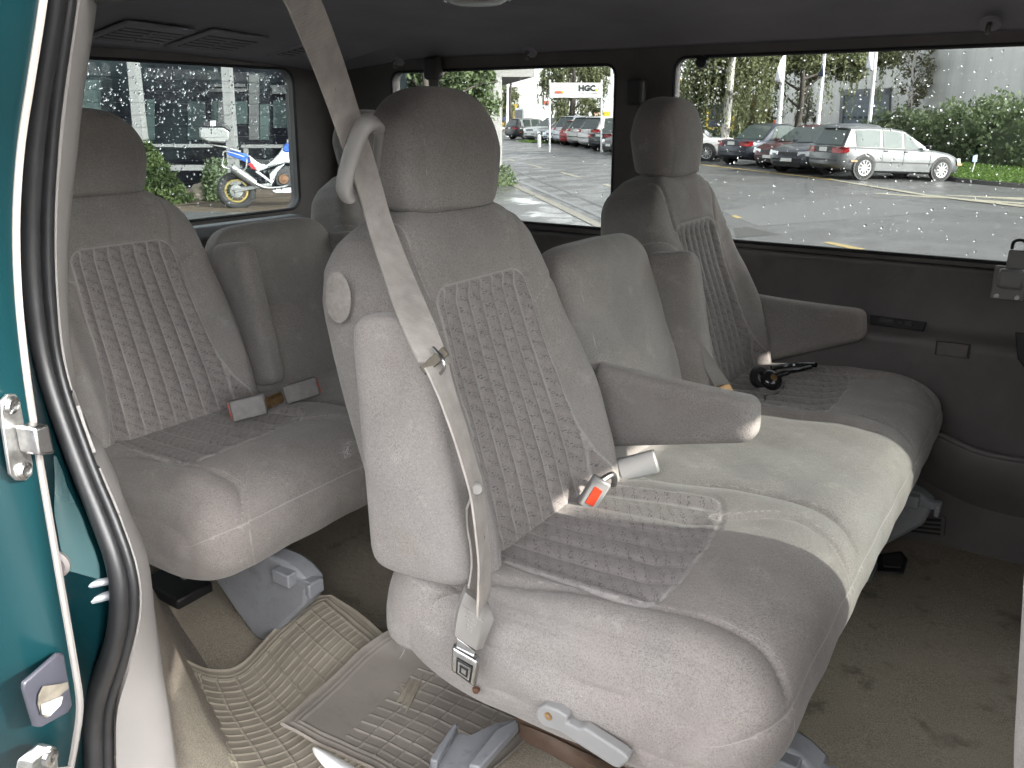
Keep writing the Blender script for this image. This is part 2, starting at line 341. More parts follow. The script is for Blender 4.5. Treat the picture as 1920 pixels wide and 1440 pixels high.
# front of the cabin: windscreen, dashboard, front side glass, front doors (out of the picture, they let in the light)
m = MB(); m.grid([[(1.15, y, .20), (1.78, y, -.40)] for y in (.62, 1.5, 2.38)]); m2 = MB(); m2.slab([(1.08, .66, .215), (1.08, 2.36, .215), (1.80, 2.36, -.40), (1.80, .66, -.40)], (.6, 0, .7), .005); o = part('windscreen', m2, GLASSF)
m = MB(); m.tube(catmull([(1.3, .60, -.42), (1.25, .65, -.38), (1.25, 2.35, -.38), (1.3, 2.4, -.42)], 6), .13, 12); m.box((1.6, 1.5, -.6), (.6, 1.8, .36)); part('dashboard', m, TRIMD, bevel=.03)
for y in (.595, 2.42):
    m = MB(); m.tube([(1.00, y, .19), (1.84, y, -.44)], .065, 10); part('windscreen_pillar', m, TRIM)
m = MB(); m.box((1.0, 1.5, .225), (.10, 1.7, .03)); part('windscreen_header', m, HEADL, bevel=.01)
m = MB(); m.grid([[(x, 2.40, -.372), (x, 2.36, -.6), (x, 2.35, ZF)] for x in (XF, 1.9)]); part('front_door_panel', m, TRIM)
m = MB(); m.grid([[(x, .50, -.372), (x, .56, -.6), (x, .57, ZF)] for x in (.17, 1.9)]); part('front_door_panel', m, TRIM)
m = MB(); m.slab([(.19, .515, -.372), (1.75, .54, -.372), (1.12, .56, .165), (.19, .54, .165)], (0, 1, 0), .005); part('front_door_window', m, GLASSF)
m = MB(); m.box((.125, .53, -.45), (.12, .07, 1.35)); part('door_pillar', m, CREAM, bevel=.015)
m = MB(); m.box((-.3, .535, .158), (1.3, .06, .094)); part('door_header', m, RUBBER, bevel=.012)
m = MB(); m.box((1.95, 1.5, -.8), (.15, 2.0, 1.0)); part('firewall', m, TRIMD)

# ---- door opening in the foreground: painted jamb, rubber seal, pale trim
def pcurve(pts, y, n=60):                                     # pts in photograph pixels, y a depth (or list of depths)
    ys = np.broadcast_to(np.asarray(y, float), (len(pts),)); return resample(catmull([U(p[0], p[1], 'y', v) for p, v in zip(pts, ys)], 8), n)
c_out = pcurve([(-260, -120), (-260, 200), (-260, 500), (-260, 800), (-260, 1100), (-200, 1600)], .30)
c_wht = [(86, -60), (72, 40), (55, 150), (36, 280), (28, 420), (33, 560), (48, 700), (66, 820), (86, 940), (112, 1090), (138, 1240), (149, 1320), (141, 1390), (120, 1500)]
c_sla = [(93, -60), (80, 40), (55, 180), (40, 300), (34, 420), (40, 540), (66, 685), (112, 825), (166, 965), (198, 1055), (207, 1125), (196, 1210), (166, 1290), (158, 1360), (165, 1500)]
c_slb = [(136, -60), (124, 40), (106, 180), (95, 300), (89, 420), (93, 555), (112, 700), (166, 862), (216, 982), (247, 1078), (250, 1155), (231, 1240), (206, 1325), (203, 1400), (207, 1500)]
c_tri = [(171, -60), (160, 40), (143, 150), (128, 290), (111, 440), (107, 560), (114, 685), (132, 765), (182, 845), (217, 935), (254, 1010), (272, 1085), (292, 1200), (313, 1330), (326, 1430), (336, 1520)]
A = pcurve(c_wht, .405); B = pcurve(c_sla, .47); S2 = pcurve(c_slb, .485); T1 = pcurve([(x+6, y) for x, y in c_tri], .56)
d = [(86, -60), (60, 40), (15, 170), (-30, 330), (-45, 480), (-30, 650), (-10, 800), (0, 940), (30, 1090), (60, 1240), (60, 1320), (40, 1390), (20, 1500)]
C0 = pcurve([(x-150, y) for x, y in c_wht], .335)
C1 = np.array([lerp(C0[i], A[i], .75)+V3(.012, -.004, 0) for i in range(60)])
m = MB(); m.grid([C0, C1, A]); part('door_jamb', m, GREEN, smooth=60)
# a shallow gutter between the pale bead and the seal
m = MB(); vA, vB = A/np.linalg.norm(A, axis=1)[:, None], B/np.linalg.norm(B, axis=1)[:, None]; A2 = A+vA*.030+V3(0, .003, 0); B2 = B+vB*.022; m.grid([A+V3(-.002, .002, 0), A2, lerp(A2, B2, .6), B2, B+vB*.006]); part('door_gutter', m, GREEN, smooth=60)
m = MB(); m.tube(A, .0046, 8, up=(1, 0, 0)); part('seam_bead', m, CREAM)
Cm = lerp(B, S2, .42); hw1 = np.linalg.norm(S2-B, axis=1)
m = MB(); m.tube(Cm, np.maximum(.011, hw1*.40), 14, up=(1, 0, 0)); m.tube(lerp(B, S2, .86)+V3(.001, .004, 0), np.maximum(.006, hw1*.20), 10, up=(1, 0, 0)); m.tube(lerp(B, S2, .64)+V3(-.004, .008, 0), .006, 8, up=(1, 0, 0)); part('weatherstrip', m, RUBBER, smooth=60)
S3 = S2+V3(.002, .004, 0)
m = MB(); G = []
for i in range(60):
    a, b = lerp(S3[i], T1[i], .07), T1[i]; nn = nrm(np.cross(b-a, S3[min(i+1, 59)]-S3[max(i-1, 0)])); nn = nn*(-1 if nn @ ray(150, 700) > 0 else 1)
    G.append([a-nn*.006, a+nn*.004, lerp(a, b, .3)+nn*.010, lerp(a, b, .7)+nn*.010, lerp(a, b, .95)+nn*.003, b-nn*.008, b-nn*.02+V3(-.06, -.005, 0)])
k = 32; m.grid(G[:k+1]); part('pillar_trim', m, CREAM, smooth=70)
m = MB(); m.grid([[p+V3(.0015, -.0012, -.0005) for p in g] for g in G[k:]]); o = part('pillar_trim', m, CREAM, smooth=70); o['label'] = 'pale lower pillar trim swelling over the wheel arch'
# carpeted step beside the wheel arch
E1 = resample(np.array([U(*p, 'y', .565) for p in [(262, 1075), (280, 1150), (300, 1240), (322, 1420), (340, 1560)]]), 20)
E2 = resample(np.array([U(*p, 'z', ZF+.006) for p in [(276, 1085), (330, 1180), (372, 1250), (440, 1370), (540, 1560)]]), 20)
m = MB(); m.grid([[E1[i]+V3(-.02, -.02, .02), E1[i], lerp(E1[i], E2[i], .5)+V3(0, 0, .015), E2[i], E2[i]+V3(.02, .03, -.012)] for i in range(20)]); part('step_carpet', m, CARPETL, smooth=60)
# painted outer skin of this side, beyond the picture's edge
m = MB(); m.grid([[C0[i], lerp(C0[i], V3(-1.20, .375, C0[i][2]), .5), V3(-1.20, .385, C0[i][2]), V3(-1.20, .43, C0[i][2])] for i in range(60)]); part('body_panel', m, GREEN, smooth=60)
m = MB(); m.grid([[(x, .40+.05*sstep(z, -.5, -.34)-.02*math.sin((z+1.3)*3), z) for x in np.linspace(-1.19, XR-.1, 8)] for z in np.linspace(-1.35, -.34, 8)]); part('body_panel', m, GREEN, smooth=60)
m = MB(); m.grid([[(x, y, z) for x in np.linspace(XF+.1, XR-.1, 8)] for y, z in ((.43, .205), (.45, .15), (.485, .135))]); part('body_panel', m, GREEN, smooth=60)
m = MB(); m.grid([[(x, .42-.02*math.sin((z+1.3)*3), z) for x in np.linspace(.10, 1.95, 8)] for z in np.linspace(-1.35, -.37, 8)]); part('front_door_skin', m, GREEN, smooth=60)
m = MB(); m.box((.135, .475, -.11), (.10, .03, .51)); part('front_door_skin', m, GREEN, bevel=.008)
m = MB(); m.box((-.45, .44, -1.24), (1.2, .06, .22)); part('rocker_panel', m, GREEN, bevel=.02)
# latch striker on the jamb
jn = nrm(np.cross(A[30]-C1[30], A[33]-A[27])); jn = jn*(-1 if jn @ ray(40, 830) > 0 else 1)
def jp(x, y, lift=0):                                         # point on the jamb under a photograph pixel, lifted off it
    d_ = ray(x, y); i = int(np.argmin([abs((720-FPX*(p @ UPV)/(p @ FW))-y) for p in A])); o_, n_ = A[i], jn
    return d_*((o_ @ n_)/(d_ @ n_))+n_*lift
st = MB(); n_ = jn
outl = [(8, 738), (22, 738), (30, 748), (38, 790), (55, 868), (54, 888), (42, 900), (24, 900), (12, 888), (-2, 800), (-6, 752)]
st.slab([jp(x, y, .001) for x, y in outl], n_, .004); strk = st.build('striker', DMETAL, van, bevel=.001)
b = MB(); b.slab([jp(18, 795, .004), jp(50, 788, .004), jp(62, 845, .004), jp(28, 848, .004)], n_, .026); b.build('striker_hook', METAL, strk, bevel=.004)
for (x, y) in ((12, 758), (36, 880)):
    b = MB(); b.lathe([(.0001, .0), (.0095, 0), (.0095, .004), (.006, .006), (.003, .0045), (.0001, .0045)], jp(x, y, .004), n_, 16); b.build('screw', METAL, strk)
# recessed handle plate lower on the jamb and the door check below it
b = MB(); b.slab([jp(x, y, .001) for x, y in [(36, 1278), (100, 1222), (112, 1224), (128, 1320), (120, 1335), (68, 1362), (56, 1360), (36, 1290)]], n_, .006); pl = b.build('latch_plate', plain('dark_slate_plastic', (.024, .025, .034), .45, .1, 30), van, bevel=.0025)
b = MB(); b.slab([jp(x, y, .0072) for x, y in [(62, 1300), (70, 1284), (100, 1280), (116, 1276), (118, 1288), (103, 1300), (100, 1322), (78, 1343), (66, 1338), (60, 1318)]], n_, .0012); b.build('latch_opening', plain('recess_beige', (.075, .068, .056), .6, .3, 60), pl)
b = MB(); b.slab([jp(x, y, .0084) for x, y in [(64, 1318), (104, 1302), (100, 1318), (78, 1340), (66, 1336)]], n_, .003); b.build('latch_tongue', GREYB, pl, bevel=.001)
b = MB(); b.slab([jp(x, y, .001) for x, y in [(28, 1425), (70, 1390), (82, 1395), (88, 1450), (20, 1470)]], n_, .02); hb = b.build('hinge_bracket', DMETAL, van, bevel=.004)
b = MB(); b.lathe([(.0001, 0), (.010, 0), (.010, .006), (.005, .008), (.0001, .006)], jp(62, 1412, .021), n_, 16); b.build('screw', METAL, hb)
b = MB(); b.tube([jp(70, 1440, .03), jp(86, 1436, .034)], .007, 10); b.build('pin', CREAM, hb)
# round plug and small louvre in the gutter
gp = lambda x, y: U(x, y, 'y', .416)
b = MB(); q = gp(108, 1055); b.lathe([(.0001, .0), (.016, 0), (.017, .004), (.013, .007), (.0001, .006)], q, (.5, -.85, 0), 20); b.build('drain_plug', TRIM, van)
for (p0, p1, r_, mt) in (((112, 1106), (222, 1086), .005, GREYB), ((114, 1138), (222, 1112), .006, GREYB), ((100, 1098), (200, 1074), .004, TRIMD)):
    b = MB(); b.tube([U(*p0, 'y', .424), U(*p1, 'y', .485)], r_, 8); b.build('door_roller_guide', mt, van)
# water lying on the gutter paint
WET = NT('water_film'); WET.P(**{'Base Color': (.05, .095, .10), 'Roughness': .2, 'Specular IOR Level': .4, 'Coat Weight': 1.0}); 
fil = [(112, 850), (120, 900), (132, 925), (146, 975), (160, 1040), (170, 1078), (140, 1088), (118, 1060), (106, 1010), (98, 960), (90, 935), (104, 915)]
pyA = [(720-FPX*(p @ UPV)/(p @ FW)) for p in A]; ii = [i for i in range(60) if 845 < pyA[i] < 1085]; b = MB(); Gd = []
for q_, i in enumerate(ii):
    f_ = q_/(len(ii)-1); u0 = lerp(.42, .06, min(1, f_*2.2)); u1 = lerp(.52, .80, min(1, f_*1.5))+.03*math.sin(q_*2.1); n_ = nrm(np.cross(B2[i]-A2[i], A[min(i+1, 59)]-A[i-1])); n_ = n_*(-1 if n_ @ A[i] > 0 else 1)
    Gd.append([lerp(A2[i], lerp(A2[i], B2[i], .6), u/.6)+n_*.0015 if u < .6 else lerp(A2[i], B2[i], u)+n_*.0015 for u in np.linspace(u0, u1, 5)])
b.grid(Gd); b.build('water_film', WET.m, van)

# ---- ceiling and wall fittings
def facing(p, nvec): return nrm(nvec)
sl_u = V3(0, 1, 0); sl_v = nrm(V3(-.5, 0, -.072))             # down the rear header
for quad in ([(192, 38), (330, 56), (325, 92), (195, 82)], [(351, 54), (465, 70), (462, 103), (352, 96)], [(536, 76), (640, 92), (636, 118), (538, 112)]):
    P = []
    for (x, y) in quad:                                       # where the pixel meets the header
        d_ = ray(x, y); t = min(np.linspace(1.5, 3.2, 400), key=lambda t: abs((d_*t)[2]-(.255-.085*float(sstep((d_*t)[0], -1.85, -2.5))))); P.append(d_*t)
    c_ = sum(P)/4; u = nrm(P[1]-P[0]); n0 = nrm(np.cross(u, P[3]-P[0])); n0 = n0*(-1 if n0[2] > 0 else 1); v = np.cross(n0, u); wv = np.linalg.norm(P[1]-P[0]); hv = abs((P[3]-P[0]) @ v)
    R = np.stack([u, v, n0], 1)
    b = MB(); b.box(c_-n0*.004, (wv, hv, .010), R); vent = b.build('air_vent', HEADL, van, bevel=.004)
    b = MB(); b.box(c_+n0*.0006, (wv*.86, hv*.66, .002), R); b.build('vent_recess', TRIMD, vent)
    b = MB()
    for k in range(5): b.box(c_+v*lerp(-.26, .26, k/4)*hv+n0*.0018, (wv*.85, hv*.055, .003), R)
    b.box(c_+n0*.0020, (wv*.03, hv*.6, .004), R); b.build('vent_louvre', HEADL, vent)
dl = U(893, -12, 'z', .262); b = MB(); b.lathe([(.0001, 0), (.075, 0), (.075, -.012), (.055, -.022), (.0001, -.024)], dl, (0, 0, 1), 28); lamp = b.build('dome_light', plain('lamp_lens', (.55, .55, .52), .25, .1, 30), van)
b = MB(); b.lathe([(.072, -.002), (.084, -.002), (.086, -.010), (.075, -.016), (.072, -.012)], dl, (0, 0, 1), 32); b.build('lamp_bezel', METAL, lamp)
for (x, y, yy) in ((990, 98, 2.33), (742, 115, 2.33), (1855, 45, 2.33)):
    p = U(x, y, 'y', yy); b = MB(); b.lathe([(.0001, 0), (.024, 0), (.022, -.008), (.0001, -.010)], p+V3(0, .012, .004), (0, .55, .85), 18); hk = b.build('coat_hook', HEADL, van)
    b = MB(); b.tube(catmull([p, p+V3(0, -.010, -.004), p+V3(0, -.016, -.012), p+V3(0, -.010, -.018), p+V3(0, .002, -.016)], 5), .006, 8); b.build('hook', TRIM, hk)
p = U(1315, 116, 'y', 2.405); b = MB(); b.lathe([(.0001, 0), (.018, 0), (.016, .014), (.0001, .018)], p+V3(0, .01, 0), (0, -1, 0), 18); b.build('window_latch', BLACK, van)
# belt anchor and belt on the pillar between the side windows, and the one behind the middle headrest
for (x, y, y2, w_) in ((1192, 172, 330, .044), (812, 128, 175, .05)):
    p = U(x, y, 'y', 2.385); b = MB(); b.box(p, (w_*1.35, .035, .075)); an = b.build('belt_anchor', TRIMD, van, bevel=.012)
    b = MB(); b.box(p+V3(0, .004, -.22), (w_*.85, .003, .40)); b.build('webbing', TRIM, an)
# pull latch under the front window
p = U(1893, 530, 'y', 2.392); R = np.eye(3)
b = MB(); b.box(p+V3(0, 0, -.002), (.075, .012, .085)); lt = b.build('window_catch', SEATP, van, bevel=.004)
b = MB(); b.box(p+V3(.002, -.014, .012), (.058, .024, .05)); b.build('catch_cover', GREYP, lt, bevel=.008)
b = MB(); b.box(p+V3(.006, -.006, .058), (.040, .012, .05)); b.build('catch_arm', GREYP, lt, bevel=.004)
b = MB(); b.tube(catmull([p+V3(-.008, -.008, .085), p+V3(-.006, -.012, .103), p+V3(.010, -.012, .108), p+V3(.022, -.010, .098), p+V3(.020, -.008, .084)], 5), .004, 8); b.build('catch_hook', BLACK, lt)
for s in (-1, 1):
    b = MB(); b.lathe([(.0001, 0), (.007, 0), (.006, .004), (.0001, .004)], p+V3(.022*s, -.006, -.034), (0, -1, 0), 12); b.build('screw', DMETAL, lt)
# switch panel, ashtray, cup holder, pocket, floor vent
ypan = 2.335
P = [U(x, y, 'y', 2.350) for x, y in ((1632, 590), (1738, 604), (1732, 622), (1632, 608))]
b = MB(); b.slab(P, (0, -1, .25), .008); sw = b.build('switch_panel', BLACK, van, bevel=.002)
for (x0, x1, y) in ((1648, 1676, 601), (1684, 1692, 605), (1697, 1712, 606)):
    b = MB(); b.box((U(x0, y, 'y', 2.340)+U(x1, y+2, 'y', 2.340))/2, (abs(U(x0, y, 'y', 2.340)[0]-U(x1, y, 'y', 2.340)[0]), .012, .012)); b.build('switch', TRIMD, sw, bevel=.003)
P = [U(x, y, 'y', ypan) for x, y in ((1756, 638), (1821, 645), (1818, 672), (1753, 664))]; c_ = sum(P)/4
b = MB(); b.slab(P, (0, -1, 0), .006); at = b.build('ashtray', BLACK, van); b = MB(); b.slab([lerp(p, c_, .10)+V3(0, -.004, 0) for p in P], (0, -1, 0), .007); b.build('ashtray_lid', TRIM, at, bevel=.002)
P = [U(x, y, 'y', ypan) for x, y in ((1903, 622), (1960, 628), (1960, 700), (1925, 695), (1908, 672))]; b = MB(); b.slab(P, (0, -1, 0), .007); b.build('cup_holder', BLACK, van, bevel=.003)
rim = catmull([U(x, y, 'y', 2.285) for x, y in ((1735, 800), (1760, 815), (1830, 846), (1900, 862), (1990, 872), (2150, 885))], 8)
b = MB(); b.grid([[p+V3(0, .075, -.02), p+V3(0, .012, .0), p, p+V3(0, -.006, -.012), p+V3(0, .02, -.10), p+V3(0, .058, -.19)] for p in rim]); b.tube(rim+V3(0, .004, 0), .009, 8); b.build('door_pocket', TRIM, van, smooth=60)
P = [U(x, y, 'y', 2.322) for x, y in ((1675, 962), (1775, 968), (1772, 1004), (1668, 992))]; c_ = sum(P)/4
b = MB(); b.slab(P, (0, -1, 0), .010); fv = b.build('floor_vent', TRIM, van, bevel=.004); b = MB(); b.slab([lerp(p, c_, .16)+V3(0, -.010, 0) for p in P], (0, -1, 0), .001); b.build('vent_recess', BLACK, fv)
b = MB()
for k in range(3): b.slab([lerp(P[0], P[3], .25+.25*k)*.92+c_*.08+V3(0, -.012, .003), lerp(P[1], P[2], .25+.25*k)*.92+c_*.08+V3(0, -.012, .003), lerp(P[1], P[2], .25+.25*k)*.92+c_*.08+V3(0, -.012, -.003), lerp(P[0], P[3], .25+.25*k)*.92+c_*.08+V3(0, -.012, -.003)], (0, -1, 0), .002)
b.build('vent_louvre', TRIM, fv)
P = [U(x, y, 'z', ZF+.006) for x, y in ((1645, 1042), (1690, 1036), (1702, 1052), (1694, 1078), (1645, 1074))]; b = MB(); b.slab(P, (0, 0, 1), .006); fa = b.build('floor_anchor', BLACK, van, bevel=.003)
c_ = sum(P)/5; b = MB(); b.slab([lerp(p, c_, .35)+V3(0, 0, .0062) for p in P], (0, 0, 1), .004); b.build('anchor_cap', TRIMD, fa, bevel=.002)
# ------------------------------------------------------------------ seats
def superloop(hw, tf, tb, n, M):
    a = np.linspace(0, 2*np.pi, 2400, endpoint=False)
    cs = np.sign(np.cos(a))*np.abs(np.cos(a))**(2/n); cw = np.sign(np.sin(a))*np.abs(np.sin(a))**(2/n)
    P = np.stack([cs*hw, cw*np.where(cw > 0, tf, tb)], 1)
    Q = resample(P, M, closed=True); return Q[:, 0]/hw, Q[:, 1]/np.where(Q[:, 1] > 0, tf, tb)
def pad(name, mat, parent, vs, fn, M=150, n=4.2, disp=None, smooth=180, ref=(.23, .06, .06)):
    cs, cw = superloop(*ref, n, M); ff = sstep(cw, .15, .75); G, A = [], {k: [] for k in ('su', 'sv', 'sdf', 'gro')}
    for v in vs:
        c, S, W, hw, tf, tb = fn(v); s = cs*hw; ww = cw*np.where(cw > 0, tf, tb); sdf = np.ones(M); gro = np.ones(M)
        if disp is not None:
            dd, sdf, gro = disp(s, v, hw); ww = ww+ff*dd; fr = cw > .1; sdf = np.where(fr, sdf, 1.); gro = np.where(fr, gro, 1.)
        G.append(c+np.outer(s, S)+np.outer(ww, W)); A['su'].append(s); A['sv'].append(np.full(M, v)); A['sdf'].append(sdf); A['gro'].append(gro)
    mb = MB(); mb.grid(np.array(G), wrap=True, caps=True)
    return mk(name, mb.V, mb.F, mat, parent, smooth, None, {k: np.array(a) for k, a in A.items()})
def capv(v0, v1, r, nmid, ncap=14):                           # stations that crowd towards both ends
    t = 1-np.cos(np.linspace(0, np.pi/2, ncap)); return np.r_[v0+r*t[:-1], np.linspace(v0+r, v1-r, nmid), (v1-r*t[:-1])[::-1]]
def inset(v, v0, v1, r): 
    e = min(v-v0, v1-v); 
    if e >= r: return 0.
    t = 1-e/r; return 1-math.sqrt(max(0, 1-t*t))              # 0 .. 1
Y = V3(0, 1, 0)
def seat_profile(z): return interp(z, [-.80, -.72, -.60, -.50, -.40, -.285, -.14, -.05], [-.715, -.722, -.752, -.787, -.825, -.862, -.892, -.90])   # x of the middle of the backrest
def back_normal(z): 
    dx = (seat_profile(z+.02)-seat_profile(z-.02))/.04; return nrm([1, 0, -dx])
SEATY = (1.116, 2.066)
def make_backrest(parent, yc):
    z0, z1 = -.80, -.138
    def hw(z): return float(interp(z, [-.80, -.72, -.64, -.56, -.45, -.33, -.26, -.215, -.18, -.15, -.138], [.225, .236, .247, .246, .240, .232, .224, .205, .170, .120, .060]))
    def fn(z):
        k = inset(z, z0-.1, z1, .07); W = back_normal(z); return V3(seat_profile(z), yc, z), Y, W, hw(z), .062*(1-.75*k)*float(interp(z, [-.3, -.13], [1, .82])), .132*(1-.75*k)
    hwi = lambda z: float(interp(z, [-.80, -.70, -.66, -.62, -.57, -.50, -.40, -.30], [.195, .200, .190, .168, .150, .140, .133, .126]))
    def disp(s, z, h):
        a = np.abs(s); wi = hwi(z); top = -.272; rc = .035
        qx, qz = a-(wi-rc), (z-(top-rc)); sdf = np.minimum(np.maximum(qx, qz), 0)+np.hypot(np.maximum(qx, 0), np.maximum(qz, 0))-rc
        d = np.zeros_like(s)
        low = float(sstep(z, -.30, -.52)); bol = np.exp(-((a-.200)/.038)**2)*(.012+.034*low)*float(sstep(z, -.20, -.34)); d += bol
        d -= .010*sstep(-sdf, -.004, .035)
        sp = .0385*float(interp(z, [-.7, -.28], [1.06, .86])); k = np.round(s/sp); g = np.abs(s-k*sp); g = np.where((np.abs(k) <= 4) & (sdf < -.002), g, 1.)
        d += np.where(sdf < 0, -.0046*np.exp(-(g/.0032)**2)+.0036*sstep(g, .0, sp/2), 0)*float(sstep(-.272-z, .0, .03))*float(sstep(z, -.69, -.63))
        ed = np.abs(sdf); d -= .0035*np.exp(-(ed/.005)**2)
        # seams: from the insert's top corner up over the shoulder, and a short one across each bolster
        arc = np.abs(a-float(interp(z, [-.30, -.22, -.16, -.12], [.132, .150, .142, .10]))) if z > -.29 else np.ones_like(a)
        ln = np.abs((z+.345)-(a-.13)*.45)*.9; ln = np.where((a > .135), ln, 1.)
        d -= .0055*np.exp(-(arc/.006)**2)+.004*np.exp(-(ln/.007)**2)
        d += .0014*np.sin(z*41+s*23)*np.sin(s*27-z*17)*sstep(sdf, 0, .04)
        gro = np.minimum(np.minimum(g, ed), np.minimum(arc*1.4, ln*1.6)); return d, sdf, gro
    vs = np.r_[capv(z0, -.20, .04, 120, 6), np.linspace(-.198, z1, 34)[1:]]
    return pad('backrest', VEL, parent, vs, fn, 250, 5.0, disp)
def make_middle_back(parent):
    z0, z1, yc = -.80, -.256, 1.586
    def fn(z):
        k = inset(z, z0-.1, z1, .075); W = back_normal(z); h = .222-.085*k-.10*k**6
        h *= float(interp(z, [-.8, -.5, -.3, -.2], [.97, 1.0, .90, .80])); return V3(seat_profile(z)+.002, yc, z), Y, W, h, .074*(1-.72*k), .055*(1-.7*k)
    def disp(s, z, h):
        d = .002*np.sin(z*40+s*11)*np.sin(s*25); ln = np.abs(np.abs(s)-.165-.0*z); d -= .002*np.exp(-(ln/.006)**2); return d-.012*(s/.22)**2, np.ones_like(s), ln*1.8
    return pad('backrest', VEL, parent, capv(z0, z1, .07, 60), fn, 130, 4.2, disp)
def make_headrest(parent, yc):
    z0, z1 = -.148, .044
    def fn(z):
        t = (z-z0)/(z1-z0); h = .138*float((1-abs(2*max(t, .44)-.88)**2.15/ (1.12**2.15))**(1/2.15)) if t > .44 else .138*float(interp(t, [0, .04, .2, .44], [.78, .845, .93, 1.0]))
        k = inset(z, z0, z1, .045) if t > .5 else inset(z, z0, z1, .018)*.8; th = .058*(1-.78*k**1.5)*float(interp(t, [0, .5, 1], [.9, 1, .78]))
        return V3(-.889-.010*(t-.5), yc, z), Y, nrm([1, 0, -.05]), max(h, .012)*(1-.06*k if t < .5 else 1), th, th*1.35
    def disp(s, z, h):
        ln = np.abs(np.abs(s)-.094); return -.0018*np.exp(-(ln/.006)**2), np.ones_like(s), ln*2.2
    o = pad('headrest', VEL, parent, capv(z0, z1, .05, 40, 18), fn, 96, 2.9, disp, ref=(.12, .055, .05)); return o
def arm_pad(parent, mat, root, tip, side, w=.034, h0=.070, h1=.034, droop=.03, name='armrest', rnd_=False):
    # an upholstered arm from its pivot to its tip: deep at the pivot, thin at the tip
    root, tip = np.asarray(root, float), np.asarray(tip, float); L = np.linalg.norm(tip-root); a = nrm(tip-root); N = nrm(np.cross(a, Y)); N = N
    def fn(v):
        t = v/L; k = inset(v, 0 if rnd_ else -.02, L, .06 if rnd_ else .045); hh = lerp(h0, h1, t**.9)*(1-.50*k**1.9); return root+a*v+N*(droop*t**1.3)*-1, N, Y, hh, w*(1-.55*k**1.4), w*(1-.55*k**1.4)
    def disp(s, v, h):
        ln = np.abs(s-(h-.020)); cr = sum(np.exp(-((v-v0*L-.30*(s+.03)-.02*np.sin(s*40))/.0035)**2)*sstep(-s, -.030+.01*i, .01) for i, v0 in enumerate((.16, .30, .47, .62, .74))); return -.0012*np.exp(-(ln/.004)**2)+.0012*np.sin(v*70)*np.sin(s*60)-.0019*cr, np.ones_like(s), np.minimum(ln*2.2, np.where(np.abs(s+.25*h) < .0, 0, 1))
    return pad(name, mat, parent, capv(0, L, .045, 110, 12), fn, 120, 3.6, disp, ref=(.05, .03, .03))
